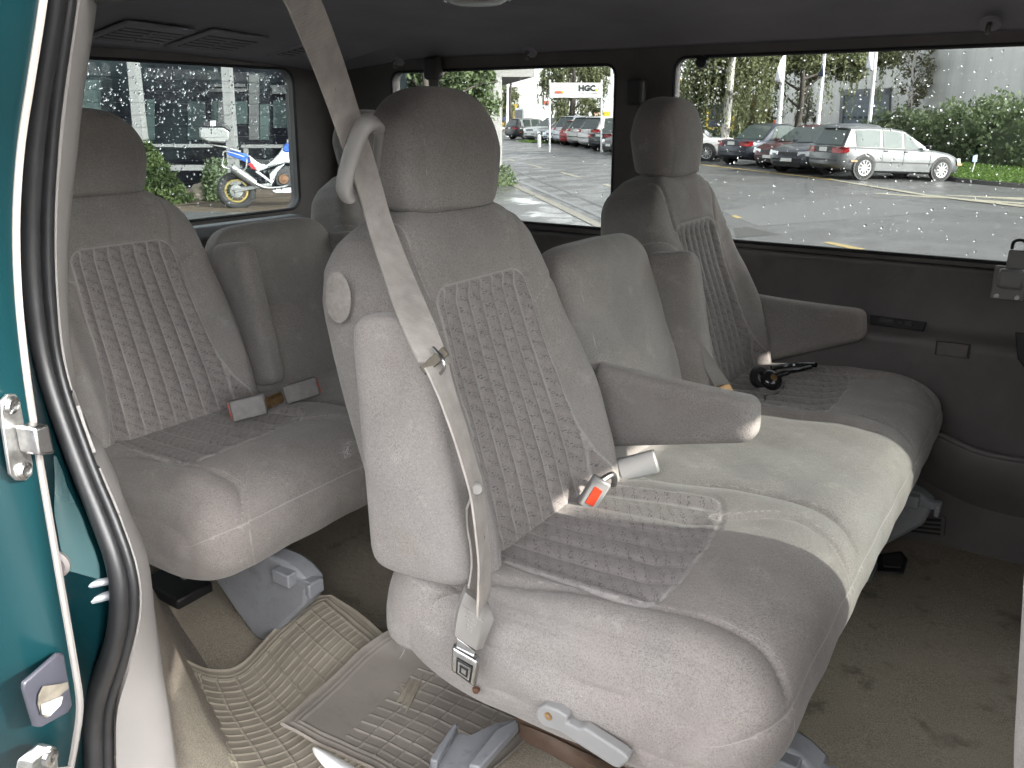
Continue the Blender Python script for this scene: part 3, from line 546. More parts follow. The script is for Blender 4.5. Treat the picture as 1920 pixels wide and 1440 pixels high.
def make_cushion(parent):
    ctl = [(-.815, -.74), (-.79, -.700), (-.70, -.680), (-.58, -.672), (-.46, -.662), (-.35, -.654), (-.285, -.654), (-.232, -.665), (-.196, -.694), (-.182, -.738), (-.192, -.79), (-.228, -.835), (-.30, -.866), (-.45, -.882), (-.62, -.886), (-.74, -.868), (-.805, -.815)]
    L = catmull(ctl, 24, True); L = resample(L, 300, True)
    T = np.roll(L, -1, 0)-np.roll(L, 1, 0); T /= np.linalg.norm(T, axis=1)[:, None]; Nn = np.stack([-T[:, 1], T[:, 0]], 1)
    if (Nn[:, 0]*(L[:, 0]+.5)).sum() < 0: Nn = -Nn
    ya, yb, R = .836, 2.325, .08
    ys = capv(ya, yb, R, 330, 20); arc = np.r_[0, np.cumsum(np.linalg.norm(np.diff(L, axis=0), axis=1))]
    def poly(pts): return catmull(np.array(pts, float), 10)
    seams = []
    for yc in SEATY:
        o = yc-1.116
        seams += [poly([(-.69, .872+o), (-.616, .895+o), (-.50, .915+o), (-.395, .928+o), (-.30, .945+o), (-.235, .942+o), (-.185, .905+o)]),
                  poly([(-.66, 1.30+o), (-.58, 1.345+o), (-.494, 1.375+o), (-.40, 1.39+o), (-.32, 1.39+o), (-.248, 1.372+o), (-.18, 1.316+o)])]
        seams.append(poly([(-.417, 1.254+o), (-.36, 1.285+o), (-.306, 1.30+o), (-.235, 1.288+o), (-.176, 1.234+o)]))
    sp = np.vstack([np.c_[s, np.full(len(s), i)] for i, s in enumerate([resample(q, 60) for q in seams])])
    top = sstep(Nn[:, 1], .15, .7); G = []; A = {k: [] for k in ('su', 'sv', 'sdf', 'gro')}
    stitch = 24.
    for y in ys:
        k = inset(y, ya, yb, R); off = -R*.93*k
        cc = V3(-.50, -.770)[:2]; P = cc+(L-cc)*np.array([1-.072*k/.31, 1-.075*k/.115])
        x = L[:, 0]; d = np.zeros(len(L)); sdf = np.ones(len(L)); gro = np.ones(len(L))
        dist = np.full(len(L), 9.); near = np.hypot(sp[None, :, 0]-x[:, None], sp[None, :, 1]-y); dist = near.min(1)
        for yc in SEATY:
            s = y-yc
            if abs(s) > .24: continue
            xf = float(interp(s, [-.2, -.10, .02, .12, .19], [-.392, -.384, -.388, -.405, -.425])); wi = np.interp(x, [-.75, -.66, -.40], [.165, .175, .190])
            q1, q2 = abs(s)-wi, x-xf; rc = .03; q1r, q2r = q1+rc, q2+rc
            sd = np.minimum(np.maximum(q1r, q2r), 0)+np.hypot(np.maximum(q1r, 0), np.maximum(q2r, 0))-rc; sdf = np.minimum(sdf, sd)
            d -= .011*sstep(-sd, -.005, .06); d += .012*np.exp(-((np.abs(s)-.21)/.045)**2)*sstep(-.20-x, 0, .15)
            spc = np.interp(x, [-.70, -.38], [.047, .055]); g = np.abs(s-np.round(s/spc)*spc)+0*x; g = np.where(sd < -.003, g, 1.)
            d += np.where(sd < 0, -.0048*np.exp(-(g/.0038)**2)+.0040*sstep(g, 0, .025), 0)*sstep(x, -.69, -.64); gro = np.minimum(gro, g)
            ed = np.abs(sd); d -= .0038*np.exp(-(ed/.006)**2)*(abs(s) < .22); gro = np.minimum(gro, ed)
        d += .010*(1-np.exp(-dist/.035))-.006*np.exp(-(dist/.007)**2); gro = np.minimum(gro, dist*1.15)
        dd2 = np.abs(dist-.011); gro = np.minimum(gro, np.where(dist < .02, dd2*2.4, 1))
        for yb_ in (1.372, 1.822): d -= .004*math.exp(-((y-yb_)/.02)**2)
        # stitched edge round the front and the ends
        za = L[:, 1]; e1 = np.abs(za-(-.713)); e1 = np.where((L[:, 0] > -.3), e1, 1.)
        sd_ = .034*0
        d2 = -.0026*np.exp(-(e1/.005)**2); gro = np.minimum(gro, e1*2.2)
        if k > 0: 
            ek = abs(k-.34)*R*1.2; e2 = np.where(Nn[:, 1] > .2, ek, 1.); d -= .003*np.exp(-(e2/.005)**2); gro = np.minimum(gro, e2*1.6)
        for yc in (.905, 2.26): gro = np.minimum(gro, np.where((za < -.713) & (L[:, 0] > -.25), abs(y-yc)*1.5, 1)); 
        wob = (.0022*np.sin(x*29+y*17)*np.sin(y*23-x*11)+.0003*np.sin(x*83+y*41)*np.sin(y*67))*sstep(sdf, .0, .04)
        P = P+np.c_[np.zeros(len(L)), (d*top)*(1-.8*k)]+Nn*(d2+wob)[:, None]
        # the end face sags and creases towards the bottom
        G.append(np.c_[P[:, 0], np.full(len(L), y), P[:, 1]]); A['su'].append(np.full(len(L), y)); A['sv'].append(arc-.3+0*x if False else x); A['sdf'].append(np.where(top > .3, sdf, 1)); A['gro'].append(gro)
    mb = MB(); mb.grid(np.array(G), wrap=True)
    # rounded end faces
    N_, M_ = len(ys), len(L); V = list(mb.V); F = list(mb.F); att = {k: list(np.array(a).ravel()) for k, a in A.items()}
    for ei, row, sgn in ((0, 0, -1), (1, N_-1, 1)):
        ringp = np.array(G[row]); c = ringp.mean(0); prev = [row*M_+j for j in range(M_)]
        for q in (.93, .82, .66, .48, .30, .12):
            b = len(V)
            for j in range(M_):
                p = lerp(c, ringp[j], q); bul = sgn*.010*(1-q*q)+.003*math.sin(p[0]*31+p[2]*23); V.append((p[0], p[1]+bul, p[2]))
                for kk in att: att[kk].append(1. if kk in ('sdf', 'gro') else (p[0] if kk == 'sv' else p[2]))
            F += [(prev[j], prev[(j+1) % M_], b+(j+1) % M_, b+j) for j in range(M_)]; prev = [b+j for j in range(M_)]
        F.append(tuple(prev))
    return mk('cushion', V, F, VEL, parent, 180, None, att)
def make_bench(name, label):
    t = thing(name, label, 'bench seat', (0, 0, 0), 'velour bench seats')
    make_cushion(t); 
    for yc in SEATY: make_backrest(t, yc)
    make_middle_back(t)
    for yc in SEATY: make_headrest(t, yc)
    for yc, up_r in ((1.116, .838), (2.066, 1.788)):
        # inner arm folded up beside the backrest, outer (left) arm lowered
        arm_pad(t, VEL, (-.712, up_r, -.655), (-.757, up_r, -.262 if yc < 2 else -.30), -1, w=.031, h0=.100, h1=.066, droop=0, rnd_=True) 
        fa_ = .024 if yc > 2 else 0; larm = arm_pad(t, VEL, (-.715, yc+.287-fa_*1.7, -.552-fa_*1.5), (-.404, yc+.287-fa_*1.7, -.534-fa_*.5), 1, w=.031, h0=.088+fa_*.8, h1=.040, droop=-.014)
        if yc < 2: t_inner = larm
    for yc in SEATY:                                          # moulded recliner covers between arm and cushion
        b = MB(); b.tube(catmull([(-.775, yc-.215, -.80), (-.765, yc-.222, -.745), (-.735, yc-.222, -.67)], 6), .062, 18); 
        pts = np.array(b.V); o = mk('side_bolster', pts, b.F, VEL, t, 180)
        for k in ('sdf', 'gro'):
            at = o.data.attributes.new(k, 'FLOAT', 'POINT'); at.data.foreach_set('value', np.ones(len(o.data.vertices), np.float32))
    # pressed-steel legs under a plastic cover, front and rear crossbar
    for y in (1.02, 2.05):
        b = MB(); b.slab([(-.50, y, -.955), (-.42, y, -.86), (-.22, y, -.86), (-.185, y, -.868), (-.155, y, -.888), (-.168, y, -.945), (-.25, y, -1.03), (-.30, y, -1.092), (-.345, y, -1.092), (-.42, y, -1.03)], (0, 1, 0), .05); lg = b.build('leg', GREYB, t, bevel=.008)
        b = MB(); b.slab([(-.37, y-.055, ZF), (-.28, y-.055, ZF), (-.26, y-.03, ZF), (-.26, y+.05, ZF), (-.40, y+.05, ZF)], (0, 0, 1), .02); b.build('foot', GREYB, lg, bevel=.006)
        b = MB(); b.box((-.21, y+.0, -.885), (.05, .045, .03)); b.box((-.165, y+.012, -.892), (.05, .026, .018)); b.box((-.145, y+.012, -.90), (.012, .04, .03)); b.build('rail_clip', GREYB, lg, bevel=.003)
    b = MB(); b.tube([(-.40, .90, -.885), (-.40, 2.26, -.885)], .016, 10); b.build('crossbar', DMETAL, t)
    return t, t_inner
bench, inner = make_bench('bench_seat', 'middle bench of three grey velour seats, the one nearest the open door')
rear = dup(bench)
for ch in list(rear.children):                                # on the rear bench that inner arm is folded up
    if ch.data is inner.data: bpy.data.objects.remove(ch)
arm_pad(rear, VEL, (-.712, 1.392, -.655), (-.765, 1.392, -.285), 1, w=.031, h0=.095, h1=.066, droop=0, rnd_=True); rear.location = (-1.0216, -.017, -.028); rear['label'] = 'rear bench of grey velour seats below the dark rain-covered window'

# ---- buckles and fittings of the middle bench
def frame_of(a, b, n):                                        # axes along a->b with normal near n
    u = nrm(np.subtract(b, a)); nn = nrm(np.asarray(n, float)-u*(np.asarray(n, float) @ u)); return u, np.cross(nn, u), nn
BUCKP = plain('scuffed_buckle_plastic', (.15, .142, .135), .45, .2, 60)
def buckle(parent, a, b, n, w=.040, th=.022, red=True, end=1):
    u, v, nn = frame_of(a, b, n); c = (np.asarray(a)+np.asarray(b))/2; L = np.linalg.norm(np.subtract(b, a)); R = np.stack([u, v, nn], 1)
    m_ = MB(); m_.box(c, (L, w, th), R); o = m_.build('buckle', GREYP if parent.name == 'bench_seat' else BUCKP, parent, bevel=.004)
    if red == 'front':
        m_ = MB(); m_.box(c+nn*th*.5-u*L*.05, (L*.58, w*.48, .003), R); m_.build('release_button', REDP, o, bevel=.001)
    elif red:
        m_ = MB(); m_.box(c+u*(L*.5-.002)*end+nn*0, (.008, w*.80, th*.62), R); m_.build('release_button', REDP, o, bevel=.001)
    return o
# near seat: buckle lying at the left of the cushion, red button to the viewer
q = U(1112, 928, 'y', 1.315); bk = buckle(bench, U(1098, 950, 'y', 1.215), U(1130, 898, 'y', 1.235), (.62, -.72, .25), .036, .022, 'front')
b = MB(); b.tube(catmull([U(1128, 900, 'y', 1.235), U(1148, 890, 'y', 1.26), U(1152, 906, 'y', 1.28), U(1142, 918, 'y', 1.30)], 6), .006, 8); b.build('buckle_stalk', DMETAL, bk)
buckle(bench, U(1160, 882, 'y', 1.335), U(1232, 864, 'y', 1.365), (.55, -.75, .35), .045, .022, False)
bk = buckle(bench, U(1336, 742, 'y', 1.76), U(1372, 728, 'y', 1.785), (.45, -.8, .4), .032, .018, False); bk.data.materials[0] = BRASS
b = MB(); b.slab([U(1312, 640, 'y', 1.765), U(1322, 652, 'y', 1.762), U(1366, 715, 'y', 1.775), U(1374, 732, 'y', 1.785), U(1346, 736, 'y', 1.77), U(1322, 690, 'y', 1.765)], (.5, -.8, 0), .002); b.build('buckle_strap', SEATP, bk)
# patch glued over a hole in the near backrest, seat lever, torn threads
pc = U(633, 558, 'y', .872); b = MB(); b.lathe([(.0001, 0), (.031, 0), (.0312, .0010), (.029, .0020), (.0001, .0024)], (0, 0, 0), (0, 0, 1), 28)
nn = nrm([.10, -.99, .06]); uu = nrm(np.cross([0, 0, 1], nn)); vv = np.cross(nn, uu); Vp = [np.array(p)[0]*uu*.80+np.array(p)[1]*vv*1.25+np.array(p)[2]*nn for p in b.V]
PATCH = plain('worn_felt_patch', (.29, .264, .243), .95, .15, 120, .4, 500, spec=.1); o = mk('patch', [pc+p-nn*.001 for p in Vp], b.F, PATCH, bench, 60); o['label'] = 'pale oval patch on the side of the backrest'
b = MB(); 
LP = [U(x, y, 'y', .828) for x, y in ((1016, 1332), (1018, 1316), (1032, 1309), (1058, 1318), (1076, 1330), (1074, 1342), (1096, 1352), (1106, 1350), (1116, 1356), (1178, 1396), (1190, 1406), (1189, 1414), (1172, 1427), (1160, 1423), (1064, 1362), (1050, 1356), (1030, 1350))]
b.slab(LP, (0, -1, 0), .018); lev = b.build('recline_lever', GREYP, bench, bevel=.005, seg=3)
b = MB(); b.lathe([(.0001, 0), (.0062, 0), (.0062, .002), (.003, .0012), (.0001, .0008)], U(1029, 1342, 'y', .811), (0, -1, 0), 14); b.build('screw', BRASS, lev)
FRAY = plain('frayed_yarn', (.30, .285, .275), .9, .2, 60)
rg = np.random.default_rng(4); b = MB()
for k in range(16):
    p = U(652, 842, 'y', .895)+rg.normal(0, .004, 3); b.tube(catmull([p, p+rg.normal(0, .006, 3)+V3(-.003, -.003, -.002), p+rg.normal(0, .007, 3)], 4), .0003, 4)
b.build('frayed_threads', FRAY, bench)
b = MB()
for k in range(22):
    p = lerp(U(755, 1168, 'y', .855), U(762, 1212, 'y', .855), rg.random())+rg.normal(0, .003, 3); b.tube(catmull([p, p+rg.normal(0, .008, 3)+V3(-.006, 0, -.002), p+rg.normal(0, .009, 3)+V3(-.006, 0, 0)], 4), .0003, 4)
b.build('frayed_threads', FRAY, bench)
# brown runner under the bench
WOOD = plain('brown_floor_runner', (.13, .085, .06), .5, .3, 14, .2, 60)
b = MB(); P1 = [U(x, y, 'z', -1.07) for x, y in ((960, 1345), (1010, 1356), (1150, 1398), (1330, 1440), (1330, 1520))]; P2 = [U(x, y, 'z', -1.075) for x, y in ((975, 1362), (1030, 1388), (1120, 1440), (1180, 1500), (1200, 1560))]
P1, P2 = resample(P1, 16), resample(P2, 16); b.grid([[P1[i]+V3(-.02, .03, -.03), P1[i], lerp(P1[i], P2[i], .3)+V3(0, 0, .008), lerp(P1[i], P2[i], .5)-V3(0, 0, .010), lerp(P1[i], P2[i], .8)+V3(0, 0, .004), P2[i], P2[i]-V3(0, 0, .03)] for i in range(16)]); b.build('floor_runner', WOOD, van, smooth=60)

for y in (1.02, 2.05):
    b = MB(); b.box((-.66, y+.02, -1.078), (.16, .10, .03)); b.build('floor_latch', BLACK, rear, bevel=.006)
# ---- buckles of the rear bench
def rb(p, y, dx=0): return U(p[0], p[1], 'y', y)-np.array(rear.location)
buckle(rear, rb((498, 756), 1.19), rb((432, 772), 1.125), (.75, -.6, .2), .050, .024, True, 1)
buckle(rear, rb((532, 742), 1.26), rb((596, 722), 1.33), (.75, -.6, .2), .046, .024, True, 1)
b = MB(); p = rb((513, 752), 1.23); b.tube([p+V3(0, -.02, 0), p+V3(0, .02, .004)], .014, 12); b.build('buckle_stalk', BRASS, rear)
b = MB(); b.tube(catmull([rb((622, 888), 1.16)+V3(.02, 0, 0), rb((628, 880), 1.17)+V3(.02, 0, 0), rb((642, 876), 1.18)+V3(.02, 0, 0), rb((656, 864), 1.19)+V3(.02, 0, 0)], 5), .0009, 5); b.build('loose_thread', CREAM, rear)

# ---- front seats
def front_seat(yc, label):
    t = thing('front_seat', label, 'seat', (0, 0, 0), 'front bucket seats')
    def prof(z): return .097+(-.456-z)*.12+.03*max(0, -z-.6)
    def fn(z):
        k = inset(z, -.85, -.10, .08); h = float(interp(z, [-.85, -.6, -.42, -.30, -.10], [.235, .25, .24, .20, .15]))-.07*k**3; return V3(prof(z), yc, z), Y, nrm([1, 0, .12]), h, .075*(1-.7*k), .072*(1-.7*k)
    pad('backrest', VEL, t, capv(-.85, -.10, .07, 40), fn, 90, 3.8, lambda s, z, h: (.03*np.exp(-((np.abs(s)-.2)/.05)**2), np.ones_like(s), np.ones_like(s)))
    def fc(x):
        k = inset(x, .08, .66, .07); return V3(x, yc, -.72+.03*(x-.1)), Y, V3(0, 0, 1), .245-.05*k, .075*(1-.7*k), .09*(1-.6*k)
    pad('cushion', VEL, t, capv(.08, .66, .07, 30), fc, 90, 3.6)
    def fh(z):
        k = inset(z, -.10, .11, .06); return V3(prof(-.1)-.0, yc, z), Y, nrm([1, 0, .1]), .13-.06*k**2, .055*(1-.75*k), .05*(1-.75*k)
    pad('headrest', VEL, t, capv(-.10, .11, .05, 16), fh, 60, 2.9, ref=(.12, .055, .05))
    b = MB(); b.box((.37, yc, -.96), (.42, .40, .32)); b.build('seat_base', TRIM, t, bevel=.03)
    return t
front_seat(.98, 'front passenger seat showing only its pale back edge at the right of the photo'); front_seat(2.06, 'driver seat on the far side, ahead of the long side window')

# ---- the seat belt across the near seat
def ribbon(P, cosw, width, th=.0014, n=10, sgn=1):            # cosw: how far each point of the strap is turned towards the door (1 = square on)
    P = catmull(P, n); cw_ = np.interp(np.linspace(0, 1, len(P)), np.linspace(0, 1, len(cosw)), cosw); Tn = np.gradient(P, axis=0); G = []
    for p, c_, t in zip(P, cw_, Tn):
        t = nrm(t); vd = nrm(p); pe = nrm(np.cross(t, vd)); w_ = nrm(pe*c_+vd*sgn*math.sqrt(1-c_*c_)); w_ = nrm(w_-t*(w_ @ t)); nn_ = np.cross(t, w_); h = width/2
        G.append([p-w_*h-nn_*th, p-w_*h*.5-nn_*th*1.3, p-nn_*th*1.1, p+w_*h*.5-nn_*th*1.3, p+w_*h-nn_*th, p+w_*h+nn_*th, p+nn_*th, p-w_*h+nn_*th])
    m_ = MB(); m_.grid(np.array(G), wrap=True, caps=True); return m_
WEB = NT('belt_webbing'); wv = WEB.n('TexWave', bands_direction='Z'); wv.inputs['Scale'].default_value = 240; wv.inputs['Distortion'].default_value = 1.5
WEB.t.links.new(WEB.obj(), wv.inputs['Vector']); cb = WEB.mix(WEB.ramp(WEB.noise(30, 5, .65), .35, .7), (.37, .335, .305), (.50, .455, .42)); cb = WEB.mix(WEB.math('MULTIPLY', wv.outputs['Fac'], .3), cb, (.26, .24, .225)); cb = WEB.mix(WEB.ramp(WEB.noise(140, 3, .6, vec=WEB.mapv((1, 1, .5))), .70, .76), cb, (.10, .09, .085))
WEB.P(**{'Base Color': cb, 'Roughness': .8, 'Specular IOR Level': .25}); WEB.bump(wv.outputs['Fac'], .4, .001)
belt = thing('seat_belt', 'pale grey seat belt hanging slack across the near seat, through a plastic guide', 'seat belt', (0, 0, 0))
P_ = [U(523, -70, 'y', .66), U(566, 0, 'y', .70), U(608, 100, 'y', .765), U(640, 190, 'y', .82), U(668, 275, 'y', .865), U(690, 340, 'y', .895), U(716, 430, 'y', .90), U(752, 530, 'y', .865), U(790, 625, 'y', .80), U(815, 680, 'y', .778)]
ribbon(P_, [.66, .66, .67, .68, .70, .72, .74, .75, .74, .70], .047).build('webbing', WEB.m, belt, smooth=60)
P2 = [U(818, 684, 'y', .776), U(838, 740, 'y', .774), U(862, 810, 'y', .776), U(884, 885, 'y', .778), U(894, 925, 'y', .782), U(902, 990, 'y', .782), U(908, 1060, 'y', .785), U(906, 1136, 'y', .79)]
ribbon(P2, [.62, .45, .40, .36, .34, .30, .28, .24], .047).build('webbing', WEB.m, belt, smooth=60)
ribbon([U(884, 930, 'y', .81), U(886, 990, 'y', .83), U(893, 1060, 'y', .83), U(886, 1132, 'y', .81)], [.2, .2, .3, .45], .045).build('webbing', WEB.m, belt, smooth=60)
b = MB(); b.lathe([(.0001, .006), (.006, .006), (.008, .004), (.009, 0), (.008, -.004), (.0001, -.005)], U(894, 916, 'y', .776), (.6, -.75, .15), 18); b.build('belt_stop', SEATP, belt)
# latch plate
wu = nrm(U(833, 662, 'y', .782)-U(801, 690, 'y', .768)); tu = nrm(U(838, 740, 'y', .775)-U(800, 640, 'y', .79)); tu = nrm(tu-wu*(tu @ wu))*-1; nu = np.cross(wu, tu); nu = nu*(-1 if nu[1] > 0 else 1); c_ = U(816, 677, 'y', .774)
b = MB(); b.box(c_+nu*.003, (.040, .013, .003), np.stack([wu, tu, nu], 1)); tg = b.build('latch_plate', plain('tarnished_steel', (.11, .095, .075), .5, .3, 60, metal=.8), belt, bevel=.001)
b = MB(); b.tube(catmull([U(812, 652, 'y', .78), U(826, 668, 'y', .772), U(833, 684, 'y', .770), U(831, 694, 'y', .772), U(822, 704, 'y', .776)], 6), .0022, 8); b.build('latch_loop', METAL, tg)
# plastic guide loop hooked on the headrest
gy = .835
LG = catmull([U(706, 236, 'y', gy+.03), U(694, 228, 'y', gy+.01), U(676, 246, 'y', gy), U(655, 305, 'y', gy), U(645, 352, 'y', gy), U(652, 372, 'y', gy+.01)], 8); RG_ = catmull([U(698, 232, 'y', gy+.02), U(710, 244, 'y', gy+.06), U(708, 280, 'y', .925), U(702, 318, 'y', .94)], 8)
sec = np.array([(math.cos(t)*.0075, math.sin(t)*.0125) for t in np.linspace(0, 2*np.pi, 14, endpoint=False)])
gd = thing('belt_guide', 'grey plastic belt guide loop hooked to the near headrest', 'belt guide', tuple(U(700, 230, 'y', .93)))
def local(mb, o): L_ = np.array(o.location); mb.V = [tuple(np.array(v)-L_) for v in mb.V]; return mb
b = MB(); b.tube(LG, 1.0, sec=sec*1.15, up=(.5, -.8, .2)); local(b, gd).build('guide_arm', SEATP, gd, smooth=70)
b = MB(); b.tube(RG_, 1.0, sec=sec*.9, up=(.5, -.8, .2)); local(b, gd).build('guide_hook', SEATP, gd, smooth=70)
# sleeve with moulded lettering, tongue and chrome buckle at the bottom
def qface(TL, TR, BR, BL, ya, yb): return [U(*TL, 'y', ya), U(*TR, 'y', yb), U(*BR, 'y', yb), U(*BL, 'y', ya)]
A_, B_, C_, D_ = qface((873, 1110), (906, 1136), (893, 1219), (853, 1192), .785, .805)
su_ = nrm(B_-A_); sv_ = nrm((C_+D_)/2-(A_+B_)/2); sn = nrm(np.cross(su_, sv_)); sn = sn*(-1 if sn @ FW > 0 else 1); c_ = (A_+B_+C_+D_)/4
b = MB(); G = []
for v in np.linspace(0, 1, 13):
    l_, r_ = lerp(A_, D_, v), lerp(B_, C_, v); bul = .004*(1-(2*v-1)**2); l_, r_ = l_-su_*bul, r_+su_*bul; rs = U(float(interp(v, [0, .35, 1], [917, 926, 905])), lerp(1134, 1216, v), 'y', .822); k_ = -sn*.012
    G.append([l_-sn*.002, l_, lerp(l_, r_, .08)+sn*.0012, (l_+r_)/2+sn*.0014, lerp(l_, r_, .92)+sn*.0012, r_, lerp(r_, rs, .3), rs, rs+k_*.4, l_+k_])
b.grid(np.array(G), wrap=True, caps=True); slv = b.build('buckle_sleeve', SEATP, belt, smooth=40)
LET = plain('lettering_plastic', (.42, .40, .38), .4, .03, 20)
Wd = np.linalg.norm(B_-A_)
for i, (ln, s_) in enumerate((('WRONG WAY', 1.0), ('INSTALL', 1.0), ('OTHER', 1.0), ('SIDE', 1.0), ('OUT', 1.0))):
    text_obj('moulded_lettering', ln, Wd*.20, c_+sn*.0014+sv_*(-.0150+i*.0072)+su_*.000, su_, -sv_, LET, slv, .0006)
q_ = qface((856, 1196), (892, 1222), (888, 1238), (856, 1214), .790, .803); b = MB(); b.slab(q_, -sn, .004); b.build('tongue', METAL, belt, bevel=.001)
A_, B_, C_, D_ = qface((847, 1214), (899, 1243), (891, 1293), (845, 1260), .782, .80)
bu = nrm(B_-A_); bv = nrm((C_+D_)/2-(A_+B_)/2); bn = nrm(np.cross(bu, bv)); bn = bn*(-1 if bn @ FW > 0 else 1); c3 = (A_+B_+C_+D_)/4
b = MB(); b.slab([A_, B_, C_, D_], -bn, .016); bb_ = b.build('chrome_buckle', METAL, belt, bevel=.005, seg=3)
def bq(s_, lift): return [c3+(p-c3)*np.array(s_)+bn*lift+bv*.003 for p in (A_, B_, C_, D_)]
EMB = plain('embossed_black', (.012, .012, .012), .3, .1, 20)
b = MB(); b.slab(bq(.60, .0006), bn, .0015); em = b.build('release_button', EMB, bb_, bevel=.001)
for s_, mt, lift in ((.46, METAL, .0022), (.32, EMB, .0028), (.17, METAL, .0034)):
    b = MB(); b.slab(bq(s_, lift), bn, .0005); b.build('emblem_square', mt, em)
b = MB(); b.lathe([(.0001, 0), (.006, 0), (.005, .005), (.0001, .006)], U(893, 1292, 'y', .83), bn, 12); b.build('anchor_bolt', plain('rusty_steel', (.10, .045, .025), .7, .4, 200), belt)

# ---- things on the floor and the seat
def matsheet(name, label, Pc, rect, ribs, col, border, seed, plainband=None, thick=.006):
    # Pc: control grid of 3-D points (rows x cols) interpolated to a fine sheet; rect = real size (u, v)
    Pc = np.array(Pc, float); R_, C_ = Pc.shape[:2]; nu_, nv_ = int(rect[0]/.0024), int(rect[1]/.0024)
    rows = np.array([resample(catmull(Pc[i], 10), nu_) for i in range(R_)]); G = np.array([catmull(rows[:, j], 12) for j in range(nu_)])
    G = np.array([resample(G[j], nv_) for j in range(nu_)])    # [u][v]
    du = np.gradient(G, axis=0); dv = np.gradient(G, axis=1); Nn = np.cross(du, dv); Nn /= np.linalg.norm(Nn, axis=2)[..., None]+1e-9; Nn *= np.where(Nn[..., 2:3] < 0, -1, 1)
    u = np.linspace(0, rect[0], nu_)[:, None]; v = np.linspace(0, rect[1], nv_)[None, :]; ed = np.minimum(np.minimum(u, rect[0]-u), np.minimum(v, rect[1]-v))
    pu, pv = ribs; ku = np.abs((u/pu+.0) % 1-.5)*pu; kv = np.abs((v/pv) % 1-.5)*pv; inside = ed > border
    if plainband is not None: inside = inside & plainband(u/rect[0], v/rect[1])
    e = lambda q: np.exp(-(q/.0016)**2)
    rib = np.where(inside, np.maximum(e(pu/2-ku), e(pv/2-kv)), 0); lip = np.exp(-((ed-border)/.003)**2)+np.exp(-((ed-border*.62)/.0022)**2)*.8+sstep(ed, .008, 0)*1.2
    H = .0021*rib+.0022*lip*np.ones_like(u+v)+.0012*np.sin(u*33+v*21)*np.sin(v*41)
    G = G+Nn*H[..., None]
    mb = MB(); mb.grid(G); n0 = len(mb.V); B = G-Nn*thick; mb.grid(B)
    M_ = nv_; rim_ = [(0, j) for j in range(M_)]+[(i, M_-1) for i in range(1, nu_)]+[(nu_-1, j) for j in range(M_-2, -1, -1)]+[(i, 0) for i in range(nu_-2, 0, -1)]
    id_ = [i*M_+j for i, j in rim_]; mb.F += [(id_[k], id_[(k+1) % len(id_)], n0+id_[(k+1) % len(id_)], n0+id_[k]) for k in range(len(id_))]
    o = mk(name, mb.V, mb.F, col, None, 60, None, {'rib': np.r_[np.maximum(rib, np.clip(lip, 0, 1)).ravel(), np.zeros(n0)]}); tag(o, label, 'floor mat', 'rubber floor mats'); return o
def rubber_mat(name, c0, c1, dirt):
    m = NT(name); r = m.attr('rib'); c = m.mix(m.ramp(m.noise(6, 5, .6), .3, .7), sc(c0, .85), sc(c0, 1.15)); c = m.mix(m.math('MULTIPLY', r, .35), c, c1); c = m.mix(m.math('MULTIPLY', m.ramp(m.noise(24, 6, .7), .52, .75), .55), c, dirt); c = m.mix(m.math('MULTIPLY', m.ramp(m.noise(170, 4, .7), .6, .75), .3), c, sc(dirt, 1.6))
    m.P(**{'Base Color': c, 'Roughness': .55, 'Specular IOR Level': .35}); m.bump(m.noise(140, 4, .6), .25, .001); return m.m
zf = lambda x, y, h: U(x, y, 'z', ZF+h)
M1 = rubber_mat('tan_rubber_mat', (.272, .240, .192), (.33, .295, .238), (.15, .125, .10)); M2 = rubber_mat('grey_rubber_mat', (.235, .208, .182), (.29, .26, .228), (.14, .12, .105))
rows = [[zf(341, 1236, .10), zf(395, 1256, .045), zf(452, 1246, .025), zf(524, 1172, .055), zf(585, 1124, .09), zf(622, 1116, .10)],
        [zf(362, 1330, .085), zf(425, 1335, .035), zf(500, 1318, .02), zf(570, 1255, .045), zf(632, 1192, .075), zf(676, 1152, .085)],
        [zf(395, 1425, .07), zf(470, 1425, .03), zf(555, 1402, .015), zf(628, 1340, .03), zf(690, 1265, .055), zf(728, 1196, .07)],
        [zf(420, 1540, .055), zf(520, 1520, .02), zf(610, 1480, .012), zf(690, 1420, .02), zf(760, 1340, .035), zf(800, 1250, .05)]]
matsheet('floor_mat', 'tan rubber floor mat with curled corner and raised rectangle grid', rows, (.44, .50), (.046, .023), M1, .036, 1)
rows = [[zf(526, 1356, .105), zf(575, 1312, .085), zf(625, 1268, .075), zf(672, 1222, .085), zf(712, 1192, .10), zf(752, 1172, .10)],
        [zf(602, 1396, .08), zf(655, 1352, .06), zf(712, 1300, .05), zf(768, 1255, .055), zf(815, 1225, .065), zf(860, 1200, .07)],
        [zf(700, 1442, .06), zf(760, 1400, .04), zf(815, 1350, .03), zf(870, 1305, .03), zf(920, 1265, .035), zf(960, 1235, .04)],
        [zf(830, 1530, .05), zf(890, 1470, .03), zf(950, 1420, .02), zf(1000, 1370, .02), zf(1050, 1320, .025), zf(1090, 1280, .03)]]
matsheet('floor_mat', 'grey rubber floor mat lying askew on top of the tan mat', rows, (.40, .46), (.026, .046), M2, .030, 2, plainband=lambda u, v: (v > .30) | (v < .0*u))
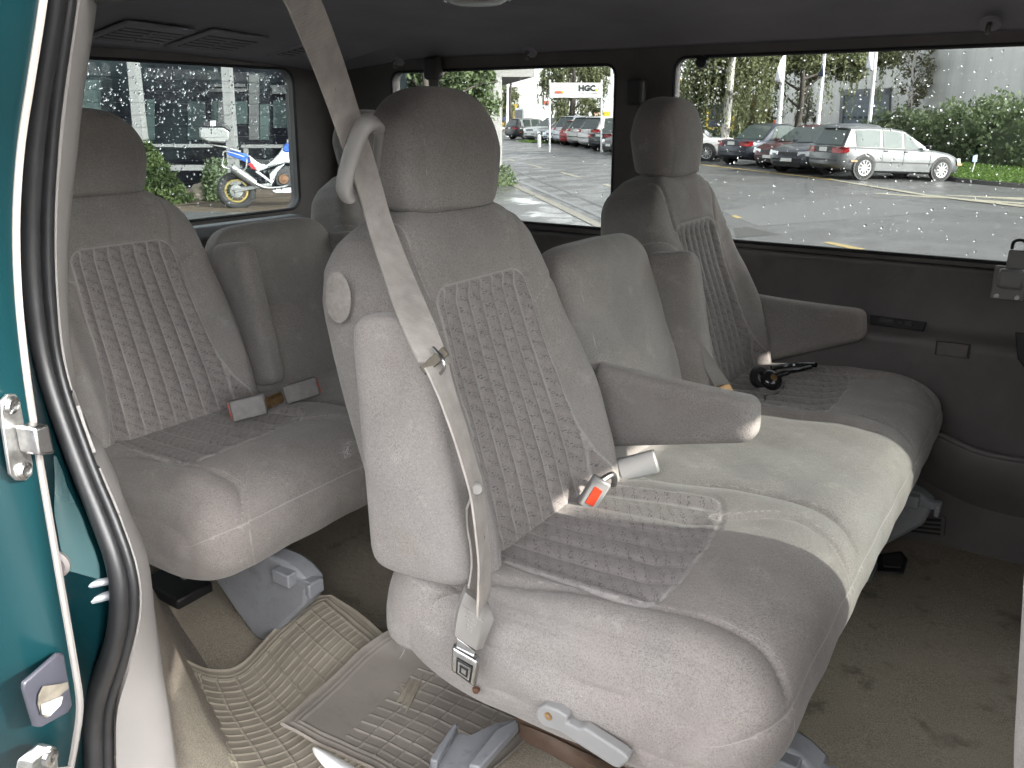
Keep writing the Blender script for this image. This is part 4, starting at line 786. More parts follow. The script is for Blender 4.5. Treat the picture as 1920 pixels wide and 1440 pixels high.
# broken plastic bracket and white paper scrap
bt = thing('plastic_bracket', 'broken blue-grey plastic bracket lying on the grey mat', 'bracket', tuple(zf(890, 1405, .05)))
hz = .075
b = MB(); b.slab([zf(806, 1436, hz), zf(838, 1396, hz), zf(855, 1376, hz), zf(880, 1382, hz), zf(928, 1360, hz), zf(962, 1352, hz), zf(972, 1366, hz), zf(960, 1380, hz), zf(905, 1440, hz), zf(880, 1470, hz), zf(800, 1470, hz)], (0, 0, 1), .004); local(b, bt).build('plate', GREYB, bt, bevel=.0015)
b = MB(); b.slab([zf(930, 1382, hz+.004), zf(968, 1362, hz+.004), zf(972, 1374, hz+.004), zf(900, 1455, hz+.004), zf(878, 1450, hz+.004)], (0, 0, 1), .018); local(b, bt).build('flange', GREYB, bt, bevel=.003)
b = MB(); b.slab([zf(806, 1440, hz+.004), zf(848, 1374, hz+.004), zf(858, 1370, hz+.004), zf(858, 1378, hz+.004), zf(830, 1424, hz+.004), zf(820, 1444, hz+.004)], (0, 0, 1), .018); local(b, bt).build('clip', GREYB, bt, bevel=.003)
pp = thing('paper_scrap', 'crumpled white scrap half hidden beside the grey mat', 'paper', tuple(zf(620, 1425, .07)))
b = MB(); Q = [[zf(580+0*k, 1398, .085)+V3(0, 0, .006*k) for k in (0, 1, 0)], [zf(600, 1400, .09), zf(608, 1412, .10), zf(592, 1424, .085)], [zf(630, 1416, .085), zf(636, 1430, .10), zf(615, 1448, .085)], [zf(690, 1450, .08), zf(690, 1470, .09), zf(650, 1490, .08)]]
b.grid(np.array(Q)); n0 = len(b.V); local(b, pp); o = b.build('sheet', plain('white_paper', (.72, .71, .70), .6, .05, 30), pp, smooth=60); sl_ = o.modifiers.new('t', 'SOLIDIFY'); sl_.thickness = .002
ss = o.modifiers.new('s', 'SUBSURF'); ss.levels = ss.render_levels = 2
# headphones on the left seat
hp0 = U(1445, 712, 'y', 2.02); hp = thing('headphones', 'black over-ear headphones lying folded on the far left seat', 'headphones', tuple(hp0))
GL = plain('gloss_black_plastic', (.012, .012, .013), .15, .1, 20)
b = MB(); e = U(1446, 712, 'y', 2.02); b.lathe([(.0001, .016), (.016, .014), (.026, .007), (.029, 0), (.026, -.006), (.0001, -.008)], e, (.55, -.55, .62), 24); local(b, hp).build('ear_cup', GL, hp)
b = MB(); e2 = U(1424, 708, 'y', 2.06); b.lathe([(.014, .009), (.026, .009), (.031, .0), (.026, -.009), (.014, -.009)], e2, (.75, -.4, .4), 24); local(b, hp).build('ear_pad', BLACK, hp)
b = MB(); b.tube(catmull([U(1456, 704, 'y', 2.02), U(1480, 697, 'y', 2.04), U(1500, 693, 'y', 2.07), U(1520, 688, 'y', 2.10)], 6), [.008]*6+[.006]*13, 10); b.tube(catmull([U(1446, 690, 'y', 2.10), U(1490, 684, 'y', 2.14), U(1530, 684, 'y', 2.12)], 6), .007, 8); local(b, hp).build('headband', GL, hp)
b = MB(); b.tube(catmull([U(x, y, 'z', -.668) for x, y in ((1470, 716), (1468, 728), (1452, 740), (1436, 742), (1432, 756), (1410, 768), (1392, 762), (1378, 752))], 5), .0016, 6); local(b, hp).build('cable', BLACK, hp)
b = MB(); b.lathe([(.0001, 0), (.009, 0), (.009, .0012), (.0001, .0014)], e+nrm([.55, -.55, .62])*.0155, (.55, -.55, .62), 18); local(b, hp).build('gold_emblem', BRASS, hp)
# ------------------------------------------------------------------ outside: ground, road, markings
def gz(x, y): return -1.74-.05*np.clip(np.asarray(x, float)+5.5, 0, 12)*sstep(y, 18, 25)
def G_(x, y, lift=0):                                         # ground point under a photograph pixel
    d = ray(x, y); t = -1.74/d[2]
    for _ in range(30): t = t*.5+.5*float(gz(d[0]*t, d[1]*t))/d[2]
    return np.array([d[0]*t, d[1]*t, float(gz(d[0]*t, d[1]*t))+lift])
def struct(o): o['kind'] = 'structure'; return o
ASPH = NT('wet_asphalt'); f1 = ASPH.noise(.35, 6, .6); f2 = ASPH.noise(60, 4, .8); f3 = ASPH.noise(1.6, 5, .65, vec=ASPH.mapv((1, .45, 1)))
ca = ASPH.mix(ASPH.ramp(f1, .3, .7), (.068, .068, .069), (.100, .099, .097)); ca = ASPH.mix(ASPH.math('MULTIPLY', ASPH.ramp(f2, .35, .7), .5), ca, (.05, .05, .052)); ca = ASPH.mix(ASPH.math('MULTIPLY', ASPH.ramp(f3, .60, .66), .5), ca, (.06, .06, .062))
crk = ASPH.n('TexVoronoi', feature='DISTANCE_TO_EDGE'); crk.inputs['Scale'].default_value = .22; ASPH.t.links.new(ASPH.obj(), crk.inputs['Vector'])
ca = ASPH.mix(ASPH.math('MULTIPLY', ASPH.ramp(crk.outputs['Distance'], .010, .003), .7), ca, (.03, .03, .03)); ca = ASPH.mix(ASPH.math('MULTIPLY', ASPH.ramp(ASPH.noise(.8, 6, .7, dist=.6), .60, .72), .5), ca, (.048, .047, .046)); ca = ASPH.mix(ASPH.math('MULTIPLY', ASPH.ramp(ASPH.noise(.5, 4, .6, vec=ASPH.mapv((.6, 1.7, 1))), .56, .66), .45), ca, (.125, .125, .122))
ASPH.P(**{'Base Color': ca, 'Roughness': ASPH.math('ADD', ASPH.math('MULTIPLY', ASPH.ramp(f3, .4, .62), -.30), .62), 'Specular IOR Level': .45}); ASPH.bump(f2, .5, .006)
xs = np.unique(np.r_[np.linspace(-260, -40, 12), np.linspace(-40, 30, 71), np.linspace(30, 260, 12)]); ys = np.unique(np.r_[np.linspace(-200, -10, 8), np.linspace(-10, 60, 71), np.linspace(60, 320, 12)])
m = MB(); m.grid([[(x, y, float(gz(x, y))) for y in ys] for x in xs]); struct(m.build('ground', ASPH.m, None, smooth=80))
YEL = plain('worn_yellow_paint', (.34, .25, .09), .55, .25, 14, dirt=.4); WHP = plain('worn_road_paint', (.27, .25, .19), .55, .25, 9, dirt=.5); PALE = plain('pale_patch_asphalt', (.098, .098, .098), .6, .2, 12, .3, 60)
def sheet(name, px, mat, lift, sub=6):
    P = [G_(x, y, lift) for x, y in px]; a, b_, c, d = P; mb = MB()
    def on(q): return (q[0], q[1], float(gz(q[0], q[1]))+lift)
    mb.grid([[on(lerp(lerp(a, b_, u), lerp(d, c, u), v)) for v in np.linspace(0, 1, 3)] for u in np.linspace(0, 1, sub)]); return struct(mb.build(name, mat, None, smooth=0))
for q in ([(1542, 455), (1556, 454), (1622, 467), (1608, 470)], [(1370, 405), (1380, 404), (1392, 409), (1382, 410)]): sheet('road_marking', q, YEL, .005)
for q in ([(1048, 323), (1055, 323), (1090, 332), (1082, 333)], [(987, 308), (992, 308), (1018, 314), (1012, 315)], [(948, 298), (953, 298), (967, 301), (962, 302)], [(1128, 346), (1138, 345), (1170, 354), (1160, 355)]): sheet('road_marking', q, WHP, .005)
sheet('road_marking', [(1290, 305), (1290, 306.5), (1560, 338), (1560, 336)], YEL, .005, 20); sheet('road_marking', [(1560, 336), (1560, 338), (1990, 397), (1990, 393)], WHP, .005, 20)
sheet('road_marking', [(1640, 362), (1640, 364), (1960, 386), (1960, 383)], WHP, .006, 12); sheet('road_marking', [(1760, 366), (1790, 366), (1960, 372), (1960, 378)], WHP, .004, 8)
sheet('asphalt_patch', [(1350, 395), (1620, 368), (1760, 398), (1420, 425)], PALE, .0035); sheet('asphalt_patch', [(1375, 428), (1400, 425), (1460, 440), (1380, 446)], plain('dark_patch', (.045, .045, .042), .8, .3, 30, .4, 90), .0045)
# pavement beside the road, wet, with its kerb
PAVE = NT('wet_pavement'); fp = PAVE.noise(1.1, 5, .6); PAVE.P(**{'Base Color': PAVE.mix(PAVE.ramp(fp, .35, .65), (.078, .078, .079), (.112, .111, .109)), 'Roughness': PAVE.math('ADD', PAVE.math('MULTIPLY', PAVE.ramp(fp, .48, .58), -.35), .48), 'Specular IOR Level': .6}); PAVE.bump(PAVE.noise(40, 4, .7), .2, .004)
kl = [G_(x, y) for x, y in ((940, 343), (985, 366), (1040, 393), (1100, 424), (1160, 455), (1240, 500))]; near = [G_(x, y) for x, y in ((700, 330), (760, 372), (830, 410), (900, 440), (980, 480), (1060, 540))]
m = MB(); k = resample(kl, 20); n_ = resample(near, 20); m.grid([[k[i]+V3(0, 0, .10), lerp(k[i], n_[i], .5)+V3(0, 0, .10), n_[i]+V3(0, 0, .10)] for i in range(20)]); struct(m.build('pavement', PAVE.m, None))
m = MB(); nn = nrm(np.cross(k[-1]-k[0], [0, 0, 1])); m.tube([p+V3(0, 0, .04) for p in k], 1.0, sec=np.array([(-.09, -.07), (.09, -.07), (.09, .07), (-.09, .07)]), up=(0, 0, 1)); struct(m.build('kerb', plain('kerb_stone', (.19, .175, .15), .6, .25, 9, .3, 50), None, smooth=20))
sheet('gutter', [(946, 330), (950, 328), (1210, 437), (1196, 440)], plain('gutter_dark', (.05, .05, .05), .35, .3, 8), .006, 16)
sheet('gutter', [(957, 318), (960, 317), (1240, 430), (1232, 432)], plain('gutter_seam', (.055, .055, .055), .5, .3, 8), .005, 16)

# ------------------------------------------------------------------ vehicles
TYRE = plain('tyre_rubber', (.018, .018, .018), .75, .2, 20); RIM = plain('alloy', (.36, .36, .37), .35, .08, 12, metal=.7); CGL = NT('car_glass'); CGL.P(**{'Base Color': (.045, .058, .056), 'Roughness': .04, 'Specular IOR Level': .3}); CGL = CGL.m
CGP = NT('car_glass_pale'); CGP.P(**{'Base Color': (.075, .095, .09), 'Roughness': .03, 'Specular IOR Level': .22}); CGP = CGP.m
TAIL = plain('tail_lamp', (.30, .012, .014), .15, .15, 8, coat=1); HEAD = plain('head_lamp', (.70, .72, .74), .1, .1, 9, coat=1); AMB = plain('amber_lamp', (.70, .17, .03), .2, .1, 9, coat=1); PLATE = plain('number_plate', (.70, .70, .68), .4, .12, 40)
STY = {  # fractions of the length from the rear bumper: window base rear, roof rear, roof front, screen base; heights: belt, bonnet nose
 'estate': dict(rb=.025, rr=.085, rf=.50, sb=.705, belt=.62, nose=.44, tail=.62, dk=.0), 'hatch': dict(rb=.03, rr=.14, rf=.50, sb=.72, belt=.61, nose=.46, tail=.60, dk=.0),
 'sedan': dict(rb=.17, rr=.33, rf=.53, sb=.71, belt=.62, nose=.45, tail=.62, dk=.17), 'suv': dict(rb=.025, rr=.13, rf=.52, sb=.73, belt=.60, nose=.52, tail=.60, dk=0.)}
def car(label, style, L, W, H, col, place, fwd, group='parked cars', glass=None, detail=1, metallic=.35, wheel_r=.315, lower=None, plate=True):
    S_ = STY[style]; t = thing('parked_car', label, 'car', (0, 0, 0), group); glass = glass or CGL
    pm = paint('car_paint', col, metallic, .06, .42); hw = W/2; bz = S_['belt']*H; clr = .18
    def hwf(f): return hw*float(interp(f, [0, .012, .05, .16, .80, .92, .975, 1], [.70, .84, .945, 1, 1, .955, .82, .62]))
    def top(f): return float(interp(f, [0, .015, S_['rb'], S_['rb']+.02, S_['sb']-.03, S_['sb'], .86, .955, .985, 1], [S_['tail']*H*.90, S_['tail']*H*.985, S_['tail']*H, bz, bz*.985, bz*.985, lerp(bz, S_['nose']*H, .35), S_['nose']*H*1.06, S_['nose']*H*.95, S_['nose']*H*.78]))
    def bot(f): return float(interp(f, [0, .03, .12, .85, .96, 1], [.36, .26, clr, clr, .22, .30]))
    fs = np.unique(np.r_[0, .012, .03, .05, .1, .16, np.linspace(.2, .8, 13), .86, .92, .955, .975, .99, 1]); b = MB(); Gd = []
    for f in fs:
        w_, z1, z0 = hwf(f), top(f), bot(f); hlf = [(0, z0), (w_*.86, z0), (w_*.965, z0+.06), (w_*.985, lerp(z0, z1, .35)), (w_, lerp(z0, z1, .62)), (w_*.975, z1-.10), (w_*.935, z1-.03), (w_*.86, z1), (0, z1+.025)]
        Gd.append([(f*L-L/2, y, z) for y, z in hlf]+[(f*L-L/2, -y, z) for y, z in hlf[-2:0:-1]])
    b.grid(np.array(Gd), wrap=True, caps=True); body = b.build('body', pm, t, smooth=50)
    # greenhouse
    xs_ = [S_['rb'], S_['rr'], lerp(S_['rr'], S_['rf'], .35), lerp(S_['rr'], S_['rf'], .75), S_['rf'], S_['sb']]; zr = [bz-.02, H*.975, H, H*.998, H*.965, bz-.03]
    def gh(x, k):                                             # side of the greenhouse: x fraction, k from belt to roof edge
        zt = float(interp(x, xs_, zr)); wb = hwf(min(max(x, .1), .8))*.90; wt = wb*.80; kk = k*max(0, (zt-.05-bz)/(H-.05-bz)) if zt > bz else 0
        return lerp(wb, wt, kk), lerp(bz-.04, max(zt-.05, bz-.04), k)
    b = MB(); Gd = []
    for x, z in zip(xs_, zr):
        y0, z0_ = gh(x, 0); y1, z1_ = gh(x, 1); h2 = [(y0, z0_-.02), (y1, z1_), (y1*.86, z), (0, z+.018)]; Gd.append([(x*L-L/2, y, q) for y, q in h2]+[(x*L-L/2, -y, q) for y, q in h2[-2::-1]])
    b.grid(np.array(Gd)); b.build('roof', pm, t, smooth=35)
    def endglass(xa, xb, name):                               # sloping screens
        n = MB(); c4 = []
        for f, kz in ((.06, 0), (.92, 1)):
            x = lerp(xa, xb, f); z = float(interp(x, xs_, zr)); y = gh(x, 1)[0]*.84 if kz else gh(x, 0)[0]*.86; c4.append((x*L-L/2, y, z+.012))
        dx = -.018 if xa < xb and xa < .3 else .018
        n.slab([(c4[0][0]+dx, -c4[0][1], c4[0][2]), (c4[0][0]+dx, c4[0][1], c4[0][2]), (c4[1][0]+dx, c4[1][1], c4[1][2]), (c4[1][0]+dx, -c4[1][1], c4[1][2])], (0, 0, 1), .012); n.build(name, glass, t, smooth=0)
    endglass(S_['rb'], S_['rr'], 'rear_window'); endglass(S_['sb'], S_['rf'], 'windscreen')
    wins = {'estate': [(.125, .30, .115, .305), (.325, .475, .325, .475), (.497, .66, .497, .545)], 'hatch': [(.17, .27, .20, .27), (.29, .465, .29, .465), (.485, .665, .485, .545)], 'sedan': [(.235, .30, .32, .34), (.315, .465, .35, .465), (.485, .655, .485, .555)], 'suv': [(.12, .28, .16, .285), (.30, .47, .305, .47), (.49, .675, .49, .56)]}[style]
    for s in (1, -1):
        n = MB(); q = []; w0, w1 = wins[0], wins[-1]                # dark pillar and seal band behind the panes
        for u in np.linspace(0, 1, 13):
            q.append([(lerp(lerp(w0[0]-.012, w1[1]+.010, u), lerp(w0[2]-.006, w1[3]+.004, u), k)*L-L/2, s*(gh(lerp(lerp(w0[0]-.012, w1[1]+.010, u), lerp(w0[2]-.006, w1[3]+.004, u), k), k)[0]+.003), gh(lerp(lerp(w0[0]-.012, w1[1]+.010, u), lerp(w0[2]-.006, w1[3]+.004, u), k), k)[1]) for k in np.linspace(.04, 1.0, 4)])
        n.grid(q); n.build('window_surround', BLACK, t, smooth=0)
        for a0, a1, c0, c1 in wins:
            n = MB(); q = []
            for u in np.linspace(0, 1, 5):
                q.append([(lerp(lerp(a0, a1, u), lerp(c0, c1, u), k)*L-L/2, s*(gh(lerp(lerp(a0, a1, u), lerp(c0, c1, u), k), k)[0]+.010), gh(lerp(lerp(a0, a1, u), lerp(c0, c1, u), k), k)[1]) for k in np.linspace(.10, .95, 4)])
            n.grid(q); o_ = n.build('side_window', glass, t, smooth=0); so = o_.modifiers.new('t', 'SOLIDIFY'); so.thickness = .008; so.offset = 0
        for xw in (.185, .805):
            c = V3(xw*L-L/2, s*(hw-.10), wheel_r); 
            n = MB(); n.lathe([(.0001, 0), (wheel_r*1.16, 0), (wheel_r*1.16, .004), (.0001, .004)], (c[0], s*(hw*1.0-.002), wheel_r+.02), (0, s, 0), 28); n.build('wheel_arch', BLACK, t)
            n = MB(); n.lathe([(wheel_r*.62, -.10), (wheel_r*.93, -.10), (wheel_r, -.06), (wheel_r, .08), (wheel_r*.94, .112), (wheel_r*.68, .118), (wheel_r*.66, .08), (.0001, .07)], c, (0, s, 0), 28); wh = n.build('wheel', TYRE, t)
            n = MB(); n.lathe([(wheel_r*.58, .09), (wheel_r*.68, .10), (wheel_r*.68, .118), (wheel_r*.60, .112)], c, (0, s, 0), 28)
            for kk in range(10):
                a = 2*math.pi*kk/10; dv = V3(math.cos(a), 0, math.sin(a)); n.slab([c+dv*.02+np.cross(dv, [0, 1, 0])*.018+V3(0, s*.10, 0), c+dv*wheel_r*.62+np.cross(dv, [0, 1, 0])*.014+V3(0, s*.104, 0), c+dv*wheel_r*.62-np.cross(dv, [0, 1, 0])*.014+V3(0, s*.104, 0), c+dv*.02-np.cross(dv, [0, 1, 0])*.018+V3(0, s*.10, 0)], (0, s, 0), .012)
            n.lathe([(.0001, .10), (wheel_r*.16, .10), (wheel_r*.15, .116), (.0001, .118)], c, (0, s, 0), 14); n.build('rim', RIM, wh, smooth=30)
        # mirrors, door seams, handles, side moulding
        n = MB(); n.box((.655*L-L/2, s*(hw+.05), bz+.06), (.10, .16, .11)); n.build('mirror', BLACK if style == 'estate' else pm, t, bevel=.03)
        for xd in (.33, .49):
            n = MB(); n.box((xd*L-L/2+.03, s*(hw*.985), bz-.10), (.15, .03, .035)); n.build('door_handle', BLACK, t, bevel=.008)
        n = MB(); n.box(((.24+.76)/2*L-L/2, s*(hw-.002), .34*H), (.50*L, .02, .035)); n.build('side_moulding', BLACK, t)
        n = MB(); n.box((.484*L-L/2, s*(hw-.002), .45*H), (.008, .012, .30*H)); n.box((.315*L-L/2, s*(hw-.002), .47*H), (.008, .012, .25*H)); n.box((.70*L-L/2, s*(hw-.002), .45*H), (.008, .012, .30*H)); n.build('door_seam', BLACK, t)
        # lamps
        zt_ = {'suv': .57, 'sedan': .54}.get(style, .545)*H
        n = MB(); n.slab([(-L/2-.004, s*hw*.46, zt_-.085), (-L/2-.004, s*hw*.46, zt_+.06), (-L/2+.03, s*hw*.86, zt_+.09), (-L/2+.20, s*hw*1.005, zt_+.08), (-L/2+.22, s*hw*1.005, zt_-.055), (-L/2+.03, s*hw*.86, zt_-.09)], (-.02, s*.012, 0), 1.0); n.build('tail_light', TAIL, t, smooth=0)
        zh = S_['nose']*H*.88
        n = MB(); n.slab([(L/2-.04, s*hw*.42, zh-.06), (L/2-.05, s*hw*.42, zh+.05), (L/2-.16, s*hw*.86, zh+.08), (L/2-.34, s*hw*.975, zh+.09), (L/2-.30, s*hw*.975, zh-.02), (L/2-.13, s*hw*.86, zh-.07)], (.03, s*.014, .02), 1.0); n.build('headlight', HEAD, t, smooth=0)
        if style == 'estate':
            n = MB(); n.box((-L/2+.42, s*(hw-.0), .345*H), (.20, .02, .04)); n.box((L/2-.20, s*(hw*.95), .345*H), (.16, .03, .05)); n.build('side_marker', AMB, t)
    n = MB(); n.box((-L/2+.04, 0, .345*H), (.10, hw*1.5, .05)); n.box((L/2-.04, 0, .30*H), (.10, hw*1.3, .06)); n.build('bumper_strip', BLACK, t, bevel=.01)
    if style in ('estate', 'hatch', 'suv'):
        n = MB(); n.box((S_['rr']*L-L/2-.03, 0, H*.962), (.16, hw*1.2, .03)); n.build('roof_spoiler', BLACK, t, bevel=.012)
    n = MB(); n.box((-L/2+.0, 0, .545*H), (.03, hw*.92, .17)); n.build('tailgate_panel', BLACK if style == 'estate' else pm, t, bevel=.01)
    n = MB(); n.slab([(L/2-.012, -hw*.40, zh-.05), (L/2-.012, hw*.40, zh-.05), (L/2-.03, hw*.40, zh+.05), (L/2-.03, -hw*.40, zh+.05)], (1, 0, .15), .02); n.slab([(L/2-.03, -hw*.62, .22), (L/2-.03, hw*.62, .22), (L/2-.01, hw*.55, .36), (L/2-.01, -hw*.55, .36)], (1, 0, 0), .02); n.build('grille', BLACK, t)
    n = MB(); n.box((-L/2-.018, 0, .545*H), (.012, .34, .12)); n.box((L/2+.022, 0, .245*H+.06), (.012, .42, .10)); n.build('number_plate', PLATE, t)
    f_ = nrm([fwd[0], fwd[1], fwd[2] if len(fwd) > 2 else 0]); l_ = nrm(np.cross([0, 0, 1], f_)); u_ = np.cross(f_, l_)
    t.matrix_world = Matrix(((f_[0], l_[0], u_[0], place[0]), (f_[1], l_[1], u_[1], place[1]), (f_[2], l_[2], u_[2], place[2]), (0, 0, 0, 1))); return t
def turned(px, ang):                                          # horizontal direction ang degrees to the right of the view through column px
    d = ray(px, 217); a = math.atan2(d[1], d[0])-rad(ang); return V3(math.cos(a), math.sin(a), 0)
def parked(label, style, L, W, H, col, px, t, ang, end, **k):  # px: the middle of the nearer end on the ground
    p = D(px[0], px[1], t); A = turned(px[0], ang); c = p+A*L/2; c[2] = float(gz(c[0], c[1])); return car(label, style, L, W, H, col, c, A if end == 'rear' else -A, **k)
r_, f__ = D(1605, 335, 23.5), D(1760, 339, 24.3); A = nrm(f__-r_); left = nrm(np.cross([0, 0, 1], A)); pc_ = (r_+f__)/2+left*.72-V3(0, 0, .0); pc_ = pc_-A*(.495-.5)*4.5
car('silver estate car parked side-on with multi-spoke wheels', 'estate', 4.30, 1.72, 1.41, (.13, .135, .14), pc_, A, glass=CGP, metallic=.5)
DK = (.022, .026, .036)
parked('dark blue saloon parked tail towards the road, next to a maroon car', 'sedan', 4.5, 1.73, 1.43, (.040, .045, .062), (1368, 311), 30, 46, 'rear', glass=CGP)
parked('maroon car nosing out between the dark saloon and a grey hatchback', 'hatch', 4.0, 1.7, 1.42, (.075, .014, .022), (1437, 318), 28.0, 42, 'front')
parked('grey hatchback facing out beside the silver estate', 'hatch', 4.2, 1.77, 1.47, (.060, .066, .078), (1472, 324), 25.8, 40, 'front')
c = D(1262, 303, 34); c[2] = float(gz(c[0], c[1])); car('white car half hidden behind the far headrest', 'sedan', 4.6, 1.75, 1.42, (.5, .5, .5), c, turned(1262, -80), glass=CGL, metallic=0)
row = [('black saloon at the near end of the far row, red tail lamp showing', 'sedan', 4.5, 1.75, 1.42, (.018, .022, .028), (1121, 283), 41.5, 42, 'rear', {}),
       ('black saloon facing out with a bright wheel, cut off by the window pillar', 'sedan', 4.5, 1.78, 1.42, (.018, .022, .030), (1140, 287), 38.5, 60, 'front', {}),
       ('white crossover with dark rear screen, next to the black saloon', 'suv', 4.7, 1.85, 1.66, (.52, .52, .51), (1098, 277), 44.5, 52, 'rear', dict(metallic=0)),
       ('grey crossover half hidden by the white crossover', 'suv', 4.6, 1.85, 1.66, (.30, .30, .29), (1079, 275), 47, 45, 'rear', {}),
       ('small red car squeezed between two crossovers', 'hatch', 3.9, 1.7, 1.45, (.35, .03, .035), (1063, 273), 49.2, 45, 'rear', dict(metallic=0)),
       ('silver crossover with tall red tail lamps in the far row', 'suv', 4.6, 1.85, 1.68, (.40, .42, .46), (1050, 271), 51, 50, 'rear', {}),
       ('pale blue hatchback facing out in the far row', 'hatch', 4.2, 1.78, 1.46, (.34, .38, .44), (1031, 267), 53, 45, 'front', {}),
       ('dark grey hatchback facing out behind the pale blue one', 'hatch', 4.2, 1.78, 1.46, (.06, .065, .075), (1020, 266), 56, 45, 'front', {}),
       ('white crossover facing out, beside the white bollard', 'suv', 4.5, 1.85, 1.62, (.54, .55, .56), (992, 265), 58, 52, 'front', dict(metallic=0)),
       ('black estate car at the far end of the row, beside the white van', 'estate', 4.6, 1.8, 1.5, (.03, .033, .04), (955, 262), 62, 58, 'rear', {})]
for lb, st_, L, W, H, cl, px, tt, an, en, kw in row: parked(lb, st_, L, W, H, cl, px, tt, an, en, **kw)
# white panel van
WHT = paint('white_paint', (.50, .51, .52), 0, 0, .35)
def place_at(t, p, f_):
    f_ = nrm(f_); l_ = nrm(np.cross([0, 0, 1], f_)); t.matrix_world = Matrix(((f_[0], l_[0], 0, p[0]), (f_[1], l_[1], 0, p[1]), (0, 0, 1, p[2]), (0, 0, 0, 1)))
vt = thing('panel_van', 'white panel van parked behind the far row of cars', 'van')
b = MB(); Gd = []
for x, z, w_ in ((-2.75, 2.2, .95), (-2.70, 2.3, 1.0), (1.1, 2.3, 1.0), (1.45, 2.2, .98), (2.1, 1.35, .98), (2.15, 1.28, .97), (2.75, 1.05, .92), (2.85, .8, .8)): Gd.append([(x, -w_, .35), (x, -w_*1.0, z*.55), (x, -w_*.97, z-.12), (x, -w_*.85, z), (x, 0, z+.03), (x, w_*.85, z), (x, w_*.97, z-.12), (x, w_, z*.55), (x, w_, .35)])
b.grid(np.array(Gd), wrap=True, caps=True); b.build('body', WHT, vt, smooth=35)
for s in (1, -1):
    b = MB(); b.slab([(.95, s*1.0, 1.35), (1.85, s*.99, 1.35), (1.50, s*.985, 1.9), (.95, s*.985, 1.95)], (0, s, 0), .012); b.build('side_window', CGL, vt)
    b = MB(); b.box((-.7, s*1.0, 1.15), (2.2, .03, .05)); b.build('side_rail', BLACK, vt)
    for xw in (-1.9, 1.75):
        b = MB(); b.lathe([(.20, -.1), (.33, -.1), (.34, .05), (.30, .1), (.0001, .08)], (xw, s*.9, .34), (0, s, 0), 22); b.build('wheel', TYRE, vt)
    b = MB(); b.box((-2.76, s*.88, 1.1), (.04, .14, .5)); b.build('tail_light', TAIL, vt)
b = MB(); b.slab([(1.52, -.85, 2.08), (1.52, .85, 2.08), (2.08, .88, 1.42), (2.08, -.88, 1.42)], (.7, 0, .55), .02); b.build('windscreen', CGL, vt); b = MB(); b.box((-2.78, 0, 1.5), (.05, 1.5, 1.3)); b.box((-2.78, 0, .5), (.08, 1.8, .25)); b.build('rear_door', plain('grey_door', (.16, .16, .17), .5), vt, bevel=.02)
A = turned(990, 68); p = D(984, 261, 70)+A*2.2; p[2] = float(gz(p[0], p[1])); place_at(vt, p, A)
# yellow and blue truck
tk = thing('box_truck', 'yellow truck with a blue painted side, at the far end', 'truck'); b = MB(); b.box((0, 0, 1.75), (7, 2.4, 2.5)); b.build('cargo_box', plain('yellow_paint', (.65, .38, .03), .45), tk, bevel=.06)
for s in (1, -1):
    b = MB(); b.box((-.6, s*1.205, 1.75), (5.2, .02, 1.5)); b.build('side_panel', plain('blue_paint', (.03, .06, .26), .45, .3, 2), tk)
    b = MB(); b.box((-.6, s*1.217, 1.75), (3.0, .02, .5)); b.build('painted_band', plain('orange_paint', (.5, .18, .05), .5, .4, 3), tk)
    for xw in (-2.4, 2.6, 3.9):
        b = MB(); b.lathe([(.25, -.1), (.45, -.1), (.46, .1), (.0001, .1)], (xw, s*1.05, .46), (0, s, 0), 20); b.build('wheel', TYRE, tk)
b = MB(); b.box((4.4, 0, 1.5), (1.7, 2.3, 2.2)); b.build('cab', plain('yellow_cab', (.6, .36, .03), .4), tk, bevel=.15)
p = D(915, 250, 100); p[2] = float(gz(p[0], p[1])); place_at(tk, p, turned(915, 85))

# ------------------------------------------------------------------ motorcycle by the planting
bd = turned(450, 90); BP = D(447, 392, 16.2); BP[2] = float(gz(BP[0], BP[1])); bk_ = thing('motorcycle', 'white, blue and red adventure motorcycle with a silver top box', 'motorcycle', tuple(BP)); place_at(bk_, BP, bd)
BW = paint('white_fairing', (.52, .53, .55), 0, 0, .3); BB = paint('blue_fairing', (.03, .10, .42), 0, 0, .3); BR = paint('red_fairing', (.42, .02, .03), 0, 0, .3); ALU = plain('brushed_alloy', (.32, .32, .31), .4, .15, 30, metal=.8); GOLD = plain('gold_rim', (.42, .32, .11), .35, .1, 30, metal=.6)
q = lambda zx, zy, y=0.: V3((zx-1000+.105*(1215-zy))*.002266, y, .335+(1215-zy)*.002266)
def bpoly(name, pts, mat, w_, y0=0, bevel=.012):
    b = MB(); P = [q(x, y_, y0-w_/2) for x, y_ in pts]; b.slab(P, (0, 1, 0), w_); return b.build(name, mat, bk_, bevel=bevel)
